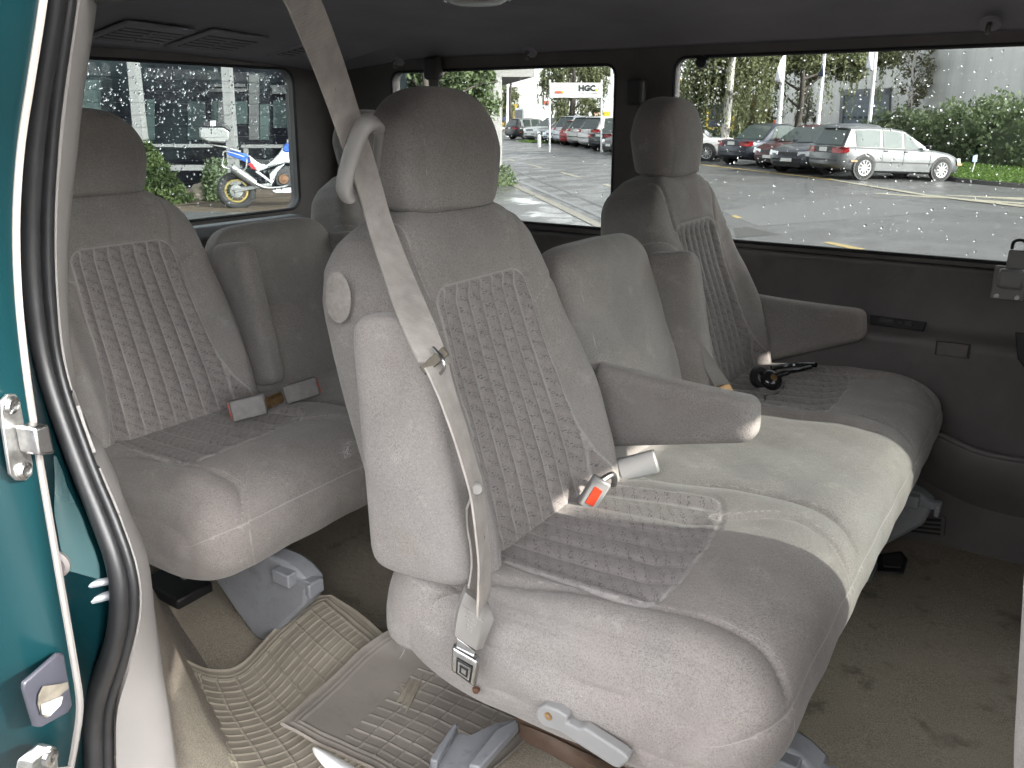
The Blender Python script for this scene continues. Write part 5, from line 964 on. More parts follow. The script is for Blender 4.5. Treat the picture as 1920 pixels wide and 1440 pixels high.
def wheel_(cx, R_, w_):
    c = V3(cx, 0, R_); a = np.linspace(0, 2*np.pi, 40, endpoint=False); b = MB(); b.tube([c+V3(math.cos(t), 0, math.sin(t))*(R_-.045) for t in a], 1.0, closed=True, sec=np.array([(math.cos(t)*w_, math.sin(t)*.045) for t in np.linspace(0, 2*np.pi, 10, endpoint=False)]), up=(0, 0, 1)); wo = b.build('wheel', TYRE, bk_, smooth=60)
    b = MB(); b.tube([c+V3(math.cos(t), 0, math.sin(t))*(R_-.098) for t in a], 1.0, closed=True, sec=np.array([(.05, -.014), (.05, .014), (-.05, .014), (-.05, -.014)]), up=(0, 0, 1)); b.build('rim', GOLD, wo)
    b = MB()
    for k in range(20):
        t = 2*math.pi*k/20; b.tube([c+V3(math.cos(t+.3)*.06, (.04 if k % 2 else -.04), math.sin(t+.3)*.06), c+V3(math.cos(t), 0, math.sin(t))*(R_-.10)], .003, 5)
    b.build('spoke', DMETAL, wo)
    b = MB(); b.lathe([(.05, -.07), (.12, -.065), (.12, -.058), (.05, -.055)], c, (0, 1, 0), 24); b.lathe([(.0001, -.08), (.055, -.08), (.055, .08), (.0001, .08)], c, (0, 1, 0), 18); b.build('brake_disc', ALU, wo)
wheel_(0, .335, .075); wheel_(1.56, .345, .055)
tb = bpoly('top_box', [(703, 690), (890, 690), (945, 725), (940, 800), (905, 818), (770, 808), (706, 775)], ALU, .46, bevel=.03); b = MB(); b.slab([q(x, y_, -.235) for x, y_ in ((728, 690), (738, 640), (890, 655), (955, 715), (940, 730), (888, 692))], (0, 1, 0), .47); b.build('box_lid', BLACK, tb, bevel=.02)
b = MB(); b.slab([q(x, y_, -.242) for x, y_ in ((790, 640), (832, 640), (832, 682), (790, 684))], (0, 1, 0), .484); b.build('lid_badge', BW, tb)
b = MB()
for s in (-.13, .13): b.tube([q(780, 828, s), q(900, 850, s), q(1030, 892, s)], .013, 8)
b.tube([q(800, 832, -.13), q(800, 832, .13)], .012, 8); b.build('luggage_rack', ALU, bk_)
bpoly('tail_cowl', [(912, 884), (960, 880), (1092, 915), (1115, 975), (1090, 985), (1000, 945), (930, 915)], BB, .20); bpoly('seat', [(1110, 940), (1160, 955), (1235, 965), (1300, 945), (1290, 975), (1245, 1002), (1195, 992), (1140, 985)], BLACK, .26)
bpoly('side_cover', [(1092, 915), (1150, 960), (1195, 990), (1245, 1000), (1300, 960), (1350, 905), (1385, 850), (1420, 835), (1530, 850), (1560, 930), (1500, 1000), (1400, 985), (1290, 1012), (1170, 1056), (1120, 1010)], BW, .30, bevel=.03)
bpoly('tank_panel', [(1380, 850), (1410, 822), (1530, 815), (1560, 850), (1480, 865), (1420, 900), (1375, 890)], BB, .34, bevel=.02); bpoly('red_stripe', [(1438, 900), (1462, 905), (1502, 965), (1482, 985)], BR, .33); bpoly('red_stripe', [(1084, 985), (1130, 985), (1166, 1038), (1128, 1034)], BR, .325)
bpoly('windshield', [(1405, 812), (1425, 785), (1480, 760), (1510, 800), (1540, 830), (1420, 828)], BW, .22, bevel=.02); bpoly('frame', [(1270, 1080), (1330, 1020), (1400, 990), (1350, 1040), (1305, 1140), (1290, 1160), (1150, 1056), (1170, 1045), (1275, 1130)], BW, .26)
bpoly('engine', [(1315, 1110), (1340, 1050), (1400, 1010), (1480, 1030), (1520, 1090), (1490, 1170), (1400, 1190), (1330, 1165)], plain('engine_black', (.035, .035, .037), .5), .34); b = MB(); b.lathe([(.0001, 0), (.10, 0), (.09, .03), (.0001, .035)], q(1385, 1120, -.17), (0, -1, 0), 24); b.build('engine_cover', plain('bronze_cover', (.18, .10, .06), .4, .2, 20, metal=.5), bk_)
bpoly('skid_plate', [(1290, 1215), (1330, 1200), (1500, 1190), (1545, 1100), (1570, 1110), (1560, 1215), (1480, 1240), (1320, 1235)], BW, .30); b = MB(); b.tube([q(965, 1018, -.19), q(1060, 1085, -.19), q(1150, 1150, -.17)], [.075, .085, .07], 16); b.build('silencer', ALU, bk_); b = MB(); b.tube(catmull([q(1150, 1150, -.17), q(1250, 1190, -.15), q(1400, 1180, -.15), q(1480, 1120, -.1)], 6), .028, 10); b.build('exhaust_pipe', DMETAL, bk_)
bpoly('swingarm', [(975, 1195), (1120, 1170), (1290, 1150), (1290, 1190), (1120, 1205), (985, 1228)], ALU, .20); b = MB()
for s in (-.20, .20): b.tube(catmull([q(1060, 930, s), q(905, 885, s), q(892, 945, s), q(895, 1010, s), q(1060, 1040, s), q(1080, 945, s)], 4), .012, 8)
b.build('pannier_rack', ALU, bk_)
b = MB(); b.tube([V3(1.05, 0, .95), V3(1.30, 0, .80)], .05, 10)
for s in (-.09, .09): b.tube([V3(1.22, s, 1.05), V3(1.56, s, .345)], .028, 10)
b.tube(catmull([V3(1.15, -.42, 1.12), V3(1.22, -.2, 1.12), V3(1.24, 0, 1.10), V3(1.22, .2, 1.12), V3(1.15, .42, 1.12)], 4), .014, 8); b.build('fork', plain('gold_fork', (.45, .30, .08), .4, metal=.6), bk_); bpoly('front_fairing', [(1530, 815), (1620, 850), (1660, 900), (1600, 960), (1560, 930)], BW, .3, bevel=.03)
# ------------------------------------------------------------------ trees, hedges, buildings
def leafmat(name, a, b_):
    m = NT(name); c = m.mix(m.ramp(m.noise(2.2, 4, .7), .35, .65), a, b_); c = m.mix(m.math('MULTIPLY', m.ramp(m.noise(23, 2, .6), .45, .7), .6), c, sc(b_, 1.5))
    m.P(**{'Base Color': c, 'Roughness': .6, 'Specular IOR Level': .3}); tr = m.n('BsdfTranslucent'); m.set(tr.inputs[0], c); mx = m.n('MixShader'); mx.inputs[0].default_value = .38; m.t.links.new(m.b.outputs[0], mx.inputs[1]); m.t.links.new(tr.outputs[0], mx.inputs[2]); m.t.links.new(mx.outputs[0], m.out.inputs[0]); return m.m
BIRCHL = leafmat('birch_leaves', (.115, .135, .070), (.185, .20, .108)); GREENL = leafmat('green_leaves', (.082, .118, .058), (.14, .18, .09)); DARKL = leafmat('dark_leaves', (.060, .082, .045), (.10, .128, .068)); SPARSEL = leafmat('dry_leaves', (.13, .13, .075), (.19, .19, .11)); CONIF = leafmat('conifer_needles', (.045, .075, .025), (.085, .115, .04)); AUTL = leafmat('yellowing_leaves', (.14, .11, .035), (.17, .14, .05)); GRASSM = leafmat('grass_blades', (.07, .13, .025), (.11, .18, .04))
BARK = plain('brown_bark', (.058, .050, .042), .9, .4, 9, .6, 30); 
bw = NT('birch_bark'); cbk = bw.mix(bw.ramp(bw.noise(5, 5, .7, vec=bw.mapv((1, 1, .45))), .50, .56), (.42, .40, .37), (.05, .045, .04)); bw.P(**{'Base Color': cbk, 'Roughness': .85}); BIRCHB = bw.m
def leaves(b, C, size, rg, droop=0, elong=1.6):
    C = np.asarray(C, float); n = len(C); a = rg.normal(size=(n, 3)); a[:, 2] = a[:, 2]*(1-droop)-droop*1.5; a /= np.linalg.norm(a, axis=1)[:, None]; r = rg.normal(size=(n, 3)); bb = np.cross(a, r); bb /= np.linalg.norm(bb, axis=1)[:, None]; s = size*rg.uniform(.6, 1.35, n)[:, None]
    P = np.stack([C-a*s*elong*.5, C+bb*s*.42, C+a*s*elong*.5, C-bb*s*.42], 1).reshape(-1, 3); b0 = len(b.V); b.V += [tuple(p) for p in P]; b.F += [(b0+4*i, b0+4*i+1, b0+4*i+2, b0+4*i+3) for i in range(n)]; b.fm += [b.m]*n
def mkleaf(b, name, mat, parent):
    me = bpy.data.meshes.new(name); me.from_pydata(b.V, [], b.F); me.materials.append(mat); o = bpy.data.objects.new(name, me); COL.objects.link(o); o.parent = parent; return o
def cloud(rg, c, r, n, hollow=.55):
    d = rg.normal(size=(n, 3)); d /= np.linalg.norm(d, axis=1)[:, None]; return np.asarray(c)+d*(rg.uniform(hollow**3, 1, n)**(1/3))[:, None]*np.asarray(r)
def tree(name, label, base, h_trunk, trunk_r, blobs, leafm, barkm, seed, size=.11, per=900, lean=(0, 0), droop=0, group='trees across the road', limbs=6, strands=0, cat='tree'):
    rg = np.random.default_rng(seed); base = np.array(base, float); t = thing(name, label, cat, tuple(base), group); b = MB(); top = np.array([lean[0], lean[1], h_trunk]); path = catmull([(0, 0, -.2), top*.3+rg.normal(0, .04, 3), top*.65+rg.normal(0, .06, 3), top], 6); b.tube(path, np.linspace(trunk_r*1.15, trunk_r*.55, len(path)), 10)
    for k in range(limbs):
        bc = np.array(blobs[k % len(blobs)][0]); s_ = path[int(len(path)*rg.uniform(.5, .98))-1]; e_ = bc+rg.normal(0, .25, 3); mid = lerp(s_, e_, .5)+rg.normal(0, .15, 3)+V3(0, 0, .1); pp = catmull([s_, mid, e_], 6); b.tube(pp, np.linspace(trunk_r*.42, trunk_r*.08, len(pp)), 7)
    b.build('trunk', barkm, t, smooth=80); L_ = MB()
    for c, r, d_ in blobs:
        n = int(per*d_); sub = cloud(rg, c, np.array(r)*.82, max(5, int(n/26)), .2); C = np.vstack([cloud(rg, s, np.array(r)*.26*rg.uniform(.7, 1.3), 26, .1) for s in sub]); leaves(L_, C, size, rg, droop)
        for k in range(int(strands*d_)):
            p0 = cloud(rg, c, r, 1, .3)[0]; ln = rg.uniform(.8, 2.4); nn_ = int(ln/(size*.55)); zz = np.linspace(0, ln, nn_); sw = rg.normal(0, .10, 2); C = np.stack([p0[0]+sw[0]*zz/ln+rg.normal(0, .035, nn_), p0[1]+sw[1]*zz/ln+rg.normal(0, .035, nn_), p0[2]-zz], 1); leaves(L_, C, size*.85, rg, .75)
    mkleaf(L_, 'crown', leafm, t); return t
def bush(name, label, c, r, n, size, mat, seed, group=None, cat='bush', cone=False, core=.80):
    rg = np.random.default_rng(seed); c = np.array(c, float); t = thing(name, label, cat, tuple(c), group); L_ = MB()
    if cone:
        z = rg.uniform(0, 1, n)**1.5; a = rg.uniform(0, 2*np.pi, n); k_ = (1-z)**.8*(.55+.45*rg.random(n)**.4)*(1+.18*np.sin(z*34)); C = np.stack([r[0]*k_*np.cos(a), r[1]*k_*np.sin(a), r[2]*(z*1.0-.04+.05*rg.normal(size=n))], 1); leaves(L_, C, size, rg, 0, 3.4)
    else:
        d = rg.normal(size=(n, 3)); d[:, 2] = np.abs(d[:, 2])*1.0-.15; d /= np.linalg.norm(d, axis=1)[:, None]; bump_ = 1+.13*np.sin(d[:, 0]*9+seed)*np.sin(d[:, 1]*8)+.07*np.sin(d[:, 2]*17+d[:, 0]*13); p4 = (np.abs(d)**3.2).sum(1)**(-1/3.2)
        C = d*np.array(r)*(p4*bump_*rg.uniform(.80, 1.06, n))[:, None]; leaves(L_, C, size, rg)
    b = MB(); b.lathe([(.05*r[0], -.05), (.05*r[0], r[2]*.6)], (0, 0, 0), (0, 0, 1), 8); 
    if not cone: b.V = [tuple(p) for p in b.V]
    b.build('stem', BARK, t); mkleaf(L_, 'foliage', mat, t)
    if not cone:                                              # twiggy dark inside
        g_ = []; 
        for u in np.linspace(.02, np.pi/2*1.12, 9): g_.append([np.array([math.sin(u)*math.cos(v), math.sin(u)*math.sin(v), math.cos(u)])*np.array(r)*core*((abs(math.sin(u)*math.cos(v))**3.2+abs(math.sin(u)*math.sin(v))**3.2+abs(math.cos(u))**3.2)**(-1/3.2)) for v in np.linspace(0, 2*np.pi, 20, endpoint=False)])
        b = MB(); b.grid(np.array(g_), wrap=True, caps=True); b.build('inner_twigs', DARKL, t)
    return t
def gp_(px, py, t): p = D(px, py, t); p[2] = float(gz(p[0], p[1])); return p
def rel(p, base): return np.asarray(p)-np.asarray(base)
def blob(base, px, py, t, rx, rz, d_=1.): return (rel(D(px, py, t), base), (rx, rx, rz), d_)
# --- right-hand window
B = gp_(1352, 300, 33); tree('birch_tree', 'birch with white peeling trunk beside the dark saloon', B, 6.2, .17, [blob(B, 1330, 120, 33, 1.5, 1.5, 1.5), blob(B, 1390, 130, 33, 1.3, 1.2, 1.2), blob(B, 1300, 170, 33.5, .8, 1.3, .8), blob(B, 1400, 90, 33, 1.8, 1.3, 1.3), blob(B, 1340, 40, 33, 2.3, 1.5, 1)], BIRCHL, BIRCHB, 11, .10, 1500, (.25, .1), .3, strands=70)
B = gp_(1487, 300, 34); tree('plane_tree', 'brown-trunked tree forking above the grey hatchback', B, 3.45, .15, [blob(B, 1450, 120, 34, 1.0, .7, 1), blob(B, 1520, 115, 34, 1.2, .8, 1.3), blob(B, 1590, 120, 34, 1.1, .75, 1.2), blob(B, 1650, 105, 34.5, .9, .6, .8), blob(B, 1540, 60, 34, 2.2, 1.0, 1.6), blob(B, 1430, 145, 34, .8, .5, .7)], BIRCHL, BARK, 12, .10, 2400, (.02, .05), .1, limbs=6, strands=10)
B = gp_(1692, 300, 40); tree('young_birch', 'thin pale-trunked birch in front of the roller gate', B, 4.6, .11, [blob(B, 1680, 100, 40, 1.3, .9, 1), blob(B, 1735, 130, 40, 1.1, 1.2, .9), blob(B, 1765, 165, 40, .8, 1.0, .6), blob(B, 1710, 170, 40, .7, 1.0, .5)], SPARSEL, BIRCHB, 13, .11, 800, (-.1, .05), .2)
B = gp_(1760, 300, 41); tree('slender_tree', 'sparse leafy tree against the metal warehouse wall', B, 3.6, .07, [blob(B, 1740, 150, 41, 1.0, 1.1, .8), blob(B, 1770, 135, 41, .8, 1.0, .7), blob(B, 1750, 190, 41, .9, .8, .7)], SPARSEL, BARK, 14, .10, 800, (0, 0), .1)
B = gp_(1505, 300, 42); tree('slender_tree', 'dry bare-looking shrub tree beside the forking tree', B, 2.6, .05, [blob(B, 1505, 195, 42, .75, .9, .7), blob(B, 1515, 215, 42, .7, .7, .5)], SPARSEL, BARK, 15, .09, 700, (0, 0), .1)
hd = nrm(ray(600, 217)*[1, 1, 0])                             # direction of the road, the warehouse and the hedges
for k, (px, py, t, rx, rz, n, m_, lb) in enumerate([(1850, 335, 29, 2.6, 2.2, 7000, GREENL, 'big bright green hedge bush beside the grass verge'), (1960, 340, 27, 2.6, 2.5, 5000, GREENL, 'tall green hedge bush cut off by the edge of the photo'), (1700, 320, 32, 1.9, 1.8, 5200, DARKL, 'dark rounded bush behind the bonnet of the silver estate'), (1780, 330, 31, 1.6, 1.5, 3500, DARKL, 'dark low bush between the two larger hedge bushes'), (1600, 312, 34.5, 2.6, 1.15, 4200, DARKL, 'low trimmed hedge behind the roof of the silver estate'), (1500, 306, 36, 2.6, 1.08, 4000, DARKL, 'low trimmed hedge behind the grey hatchback'), (1420, 304, 38, 2.0, 1.02, 2600, DARKL, 'low hedge behind the dark blue saloon'), (1325, 302, 37, 1.2, 1.1, 1800, DARKL, 'low hedge beside the birch trunk')]):
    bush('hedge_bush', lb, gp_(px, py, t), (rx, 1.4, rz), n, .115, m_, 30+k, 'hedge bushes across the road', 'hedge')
for k, (px, t, h, m_, lb) in enumerate([(1400, 46, 2.7, AUTL, 'yellowing bush beside the blue skip'), (1412, 48, 2.9, GREENL, 'green bush at the corner of the warehouse')]): bush('tall_bush', lb, gp_(px, 290, t), (1.0, 1.0, h), 2600, .12, m_, 50+k, None, 'bush')
# grass verge with its kerb
V_ = [G_(1772, 337), G_(1800, 342), G_(1860, 348), G_(1925, 353), G_(2050, 362)]; Wv = [p+nrm(p*[1, 1, 0])*3.4 for p in V_]
m = MB(); a = resample(V_, 14); w2 = resample(Wv, 14); m.grid([[(*lerp(a[i], w2[i], k)[:2], float(gz(*lerp(a[i], w2[i], k)[:2]))+.10+.25*k) for k in np.linspace(0, 1, 5)] for i in range(14)]); struct(m.build('verge', plain('soil', (.06, .07, .03), .9), None))
m = MB(); m.tube([p+V3(0, 0, .05) for p in a], 1.0, sec=np.array([(-.08, -.07), (.08, -.07), (.08, .07), (-.08, .07)]), up=(0, 0, 1)); struct(m.build('kerb', plain('dark_kerb', (.05, .05, .048), .6), None, smooth=20))
rg = np.random.default_rng(9); L_ = MB(); C = []
for _ in range(9000):
    i = rg.uniform(0, 12.99); k = rg.random(); p = lerp(lerp(a[int(i)], a[int(i)+1], i % 1), lerp(w2[int(i)], w2[int(i)+1], i % 1), k); C.append((p[0], p[1], float(gz(p[0], p[1]))+.12+.25*k))
leaves(L_, C, .07, rg, 0, 1.8); o = mkleaf(L_, 'grass', GRASSM, None); o['kind'] = 'stuff'
# warehouse
def vplane(px, py, P0, n): d = ray(px, py); return d*((P0 @ n)/(d @ n))
W0 = D(1575, 217, 47); wn_ = nrm(np.cross(hd, [0, 0, 1])); wn_ = wn_*(-1 if wn_ @ FW > 0 else 1)
CLAD = NT('metal_cladding'); s1 = CLAD.noise(1, 4, .6, vec=CLAD.mapv((2.2, 2.2, .10))); s2 = CLAD.noise(.22, 3, .5)
CLAD.P(**{'Base Color': CLAD.mix(CLAD.ramp(s1, .3, .7), (.40, .405, .395), (.54, .54, .52)), 'Metallic': .2, 'Roughness': CLAD.math('ADD', CLAD.math('MULTIPLY', s2, .25), .30)}); CLAD.bump(s1, .08, .05)
wh = thing('warehouse', 'large grey metal-clad warehouse behind the hedges', 'building', tuple(W0*[1, 1, 0])); wl0 = vplane(1415, 217, W0, wn_); wr0 = vplane(2150, 217, W0, wn_); hgt = 8.5
def Wz(p, z): return V3(p[0], p[1], z)
b = MB(); b.slab([Wz(wl0, -2.4), Wz(wr0, -2.4), Wz(wr0, hgt), Wz(wl0, hgt)], -wn_, 25); local(b, wh).build('wall', CLAD.m, wh, smooth=0)
GATE = plain('blue_grey_gate', (.105, .135, .165), .5, .08, 2); GFR = plain('dark_gate_frame', (.10, .11, .12), .5)
g4 = [vplane(x, y, W0, wn_) for x, y in ((1583, 174), (1668, 171), (1664, 262), (1577, 262))]
b = MB(); b.slab(g4, wn_, .06); gt = local(b, wh).build('roller_gate', GATE, wh)
b = MB()
for (i, j) in ((0, 1), (1, 2), (3, 0)): e_ = nrm(g4[j]-g4[i]); o_ = np.cross(e_, wn_)*.16; b.slab([g4[i]-o_-e_*.16, g4[j]-o_+e_*.16, g4[j]+o_+e_*.16, g4[i]+o_-e_*.16], wn_, .12)
local(b, wh).build('gate_frame', GFR, gt)
b = MB()
for k in range(9): b.slab([lerp(g4[0], g4[3], k/9+.002)+wn_*.06, lerp(g4[1], g4[2], k/9+.002)+wn_*.06, lerp(g4[1], g4[2], k/9+.012)+wn_*.06, lerp(g4[0], g4[3], k/9+.012)+wn_*.06], wn_, .02)
local(b, wh).build('gate_rib', GFR, gt)
b = MB()
for k in range(8):
    for (v0, v1) in ((.50, .55),): b.slab([lerp(lerp(g4[0], g4[1], (k+.15)/8), lerp(g4[3], g4[2], (k+.15)/8), v)+wn_*.06 for v in (v0, v1)]+[lerp(lerp(g4[0], g4[1], (k+.7)/8), lerp(g4[3], g4[2], (k+.7)/8), v)+wn_*.06 for v in (v1, v0)], wn_, .03)
local(b, wh).build('gate_light', CGL, gt)
b = MB(); b.slab([vplane(x, y, W0, wn_) for x, y in ((1465, 207), (1470, 207), (1470, 220), (1465, 220))], wn_, .12); local(b, wh).build('meter_box', WHT, wh)
# flags
POLE = plain('white_pole', (.62, .62, .62), .4, .05, 4)
for (xb, yb_, xt, yt, t, fl, cl, lb) in ((1455, 310, 1474, 60, 31, [(1471, 100), (1456, 128), (1454, 152), (1469, 156)], (.66, .66, .68), 'leaning flagpole with a white flag, standing before the forking tree'), (1526, 310, 1550, 60, 31, [(1549, 98), (1539, 128), (1536, 142), (1544, 144)], (.03, .04, .08), 'flagpole with a dark furled flag'), (1622, 315, 1647, 55, 32, [(1641, 92), (1627, 98), (1625, 128), (1637, 134)], (.66, .67, .72), 'flagpole with a white flag in front of the roller gate')):
    p = gp_(xb, yb_, t); p2 = D(xt, yt, t); ft = thing('flagpole', lb, 'flagpole', tuple(p), 'flagpoles by the warehouse'); b = MB(); b.cyl(p-V3(0, 0, .2), p2, .085, 10, .06); local(b, ft).build('pole', POLE, ft)
    F_ = [D(x, y, t-.1) for x, y in fl]; b = MB(); b.grid([[lerp(lerp(F_[0], F_[1], u), lerp(F_[3], F_[2], u), v)+nrm(FW*[1, 1, 0])*(.10*math.sin(u*5+v*3)) for v in np.linspace(0, 1, 9)] for u in np.linspace(0, 1, 7)]); o = local(b, ft).build('flag', plain('flag_cloth', cl, .8), ft, smooth=80); so = o.modifiers.new('t', 'SOLIDIFY'); so.thickness = .01
# blue skip with yellow posts
p = gp_(1350, 300, 42); sk = thing('skip_container', 'dark blue skip between two yellow posts, behind the birch trunk', 'container', tuple(p)); a_ = turned(1350, 90); f2_ = np.cross([0, 0, 1], a_)
b = MB(); b.slab([D(1326, 196, 42), D(1374, 194, 42), D(1376, 240, 42), D(1325, 241, 42)], f2_, 2.0); local(b, sk).build('bin', plain('navy_paint', (.018, .022, .045), .5), sk, bevel=.05); b = MB(); b.slab([D(1325, 239, 41.9), D(1377, 238, 41.9), D(1377, 242, 41.9), D(1325, 243, 41.9)], f2_, .1); local(b, sk).build('lower_rail', plain('yellow_rail', (.55, .40, .04), .5), sk)
for (xt, yt, xb, lb) in ((1327, 208, 1321, 'yellow post with arrow head, birch trunk on its right'), (1375, 207, 1373, 'yellow post with arrow head, yellowing bush on its right')):
    p = gp_(xb, 290, 41.5); ps = thing('yellow_post', lb, 'post', tuple(p), 'yellow posts by the skip'); b = MB(); b.cyl(p, D(xt, yt, 41.5), .06, 8); local(b, ps).build('pole', plain('yellow_post', (.60, .42, .03), .5), ps); b = MB(); b.slab([D(xt-5, yt-4, 41.4), D(xt+4, yt-4, 41.4), D(xt+5, yt+4, 41.4), D(xt-1, yt+7, 41.4), D(xt-4, yt+3, 41.4)], f2_, .08); local(b, ps).build('sign_plate', plain('yellow_sign', (.68, .46, .02), .5), ps)
p = gp_(1279, 290, 44); ps = thing('banner_flag', 'yellow advertising banner seen at the edge of the long window', 'banner', tuple(p)); b = MB(); b.cyl(p, D(1282, 140, 44), .04, 8); local(b, ps).build('pole', POLE, ps); b = MB(); b.slab([D(1275, 148, 44), D(1283, 148, 44), D(1282, 172, 44), D(1274, 170, 44)], f2_, .04); local(b, ps).build('banner_cloth', plain('yellow_cloth', (.66, .46, .02), .7), ps)
p = G_(1818, 338, .25); ps = thing('small_sign', 'small blue and white sign leaning on a thin post in the verge', 'sign', tuple(p)); b = MB(); b.cyl(p-V3(0, 0, .3), D(1829, 300, np.linalg.norm(p)/np.linalg.norm(ray(1818, 338))), .015, 8); local(b, ps).build('post', POLE, ps); tt = np.linalg.norm(p)/np.linalg.norm(ray(1818, 338)); b = MB(); b.slab([D(1825, 292, tt), D(1833, 290, tt), D(1832, 303, tt), D(1823, 303, tt)], FW, .02); local(b, ps).build('sign_plate', plain('blue_sign', (.22, .33, .55), .5, .4, 30), ps)
p = D(1451, 240, 37); cn = thing('traffic_cone', 'orange cone behind the low hedge at the foot of the first flagpole', 'cone', tuple(p)); b = MB(); b.lathe([(.0001, .34), (.03, .34), (.10, 0), (.14, 0), (.14, -.03), (.0001, -.03)], (0, 0, 0), (0, 0, 1), 16); b.build('body', plain('cone_orange', (.75, .13, .04), .5), cn)
# --- middle window
B = gp_(800, 320, 21); tree('leafy_tree', 'bright green leafy tree behind the near headrest, by the concrete pillar', B, 2.9, .12, [blob(B, 870, 165, 21, .95, .8, 1.4), blob(B, 900, 195, 21, .55, .6, .8), blob(B, 830, 130, 21, 1.0, .8, 1.2), blob(B, 760, 150, 21, .9, .8, 1.1), blob(B, 905, 150, 21, .45, .4, .6), blob(B, 770, 220, 21, .8, .9, .8)], GREENL, BARK, 21, .085, 1500, (0, 0), .1, limbs=8)
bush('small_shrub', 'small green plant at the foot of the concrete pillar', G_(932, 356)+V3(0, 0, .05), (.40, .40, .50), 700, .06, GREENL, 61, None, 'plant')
CONC = plain('pale_concrete', (.31, .305, .295), .8, .07, 3, .2, 40); CONS = plain('canopy_underside', (.30, .30, .30), .8, .06, 3)
ob = thing('canopy_building', 'pale concrete pillar carrying a flat canopy roof', 'building', tuple(G_(929, 335))); p = G_(929, 335); tt = p @ FW/1.0
b = MB(); w_ = nrm(RT); qq = [D(918, 335, tt), D(941, 335, tt)]; b.slab([V3(*D(917, 337, tt)[:2], -1.9), V3(*D(941, 337, tt)[:2], -1.9), D(941, 100, tt), D(917, 100, tt)], nrm(FW*[1, 1, 0]), .45); local(b, ob).build('pillar', CONC, ob, smooth=0)
h_ = D(1002, 144, tt)[2]; c1, c2 = D(905, 144, tt), D(1002, 144, tt); c3 = ray(941, 161); c3 = c3*(h_/c3[2]); c4 = ray(860, 161); c4 = c4*(h_/c4[2])
b = MB(); b.slab([V3(*c1[:2], h_), V3(*c2[:2], h_), V3(*c3[:2], h_), V3(*c4[:2], h_)], (0, 0, 1), .5); local(b, ob).build('canopy', CONC, ob, smooth=0)
# far white buildings
FARW = plain('far_white_wall', (.55, .55, .55), .8, .04, .3)
def farbox(name, label, px0, px1, py0, t, mat, dep=20, py1=262, win=None):
    P = [D(px0, py0, t), D(px1, py0, t)]; z0 = -2.2; o_ = thing(name, label, 'building', (P[0][0], P[0][1], 0.), None); b = MB(); zt = P[0][2]; b.slab([V3(*P[0][:2], z0), V3(*P[1][:2], z0), V3(*P[1][:2], zt), V3(*P[0][:2], zt)], nrm(FW*[1, 1, 0]), dep); local(b, o_).build('wall', mat, o_, smooth=0)
    if win:
        for (a0, b0, a1, b1) in win: b = MB(); b.slab([D(a0, b0, t-.05), D(a1, b0, t-.05), D(a1, b1, t-.05), D(a0, b1, t-.05)], FW, -.06); local(b, o_).build('window', CGL, o_, smooth=0)
    return o_
farbox('white_building', 'white flat building beyond the parked cars, left of the sign', 900, 1030, 152, 105, FARW, win=[(953, 197, 963, 206), (966, 195, 969, 207), (971, 195, 974, 207)])
farbox('white_building', 'lower white building beyond the parked cars, behind the sign posts', 1030, 1180, 184, 110, FARW)
farbox('grey_shed', 'pale grey shed above the white van roof', 982, 1038, 196, 90, plain('grey_shed_wall', (.46, .50, .55), .7, .04, .4), 4)
farbox('yellow_hoarding', 'yellow advertising hoarding at the right of the middle window', 1112, 1180, 209, 72, plain('yellow_board', (.66, .45, .03), .6, .3, .8), .4, win=None)
p = D(1123, 222, 71); ph = thing('poster', 'pink and grey poster beside the yellow hoarding', 'poster', tuple(p)); b = MB(); b.slab([D(1112, 210, 71), D(1130, 211, 71), D(1130, 228, 71), D(1112, 228, 71)], FW, .05); local(b, ph).build('sheet', plain('pink_print', (.55, .33, .24), .6, .5, 2.5), ph)
p = gp_(1026, 230, 85); rs = thing('red_sign', 'small brick-red sign board in front of the pale shed', 'sign', tuple(p)); b = MB(); b.slab([D(1018, 189, 85), D(1033, 189, 85), D(1033, 196, 85), D(1018, 196, 85)], FW, .1); b.slab([D(1025, 196, 85), D(1026, 196, 85), D(1026, 250, 85), D(1025, 250, 85)], FW, .1); local(b, rs).build('board', plain('brick_red', (.30, .08, .05), .6), rs)
B = gp_(1073, 262, 56); tree('weeping_tree', 'weeping tree hanging down behind the company sign', B, 5.0, .22, [blob(B, 1075, 120, 56, 2.2, 1.3, 1.6), blob(B, 1030, 140, 56, .9, 1.2, .7), blob(B, 1115, 135, 56, 1.3, 1.3, 1.1), blob(B, 1060, 170, 56, 1.0, 1.0, .7), blob(B, 1050, 205, 55, .7, .6, .45), blob(B, 1105, 200, 55, .9, .7, .5)], BIRCHL, BARK, 22, .15, 900, (0, 0), .6, strands=55)
B = gp_(958, 262, 74); tree('weeping_tree', 'small yellowish weeping tree left of the white van', B, 4.4, .16, [blob(B, 955, 175, 74, 1.2, 1.0, 1), blob(B, 950, 200, 74, .8, .8, .7)], BIRCHL, BARK, 23, .17, 700, (0, 0), .6, strands=30)
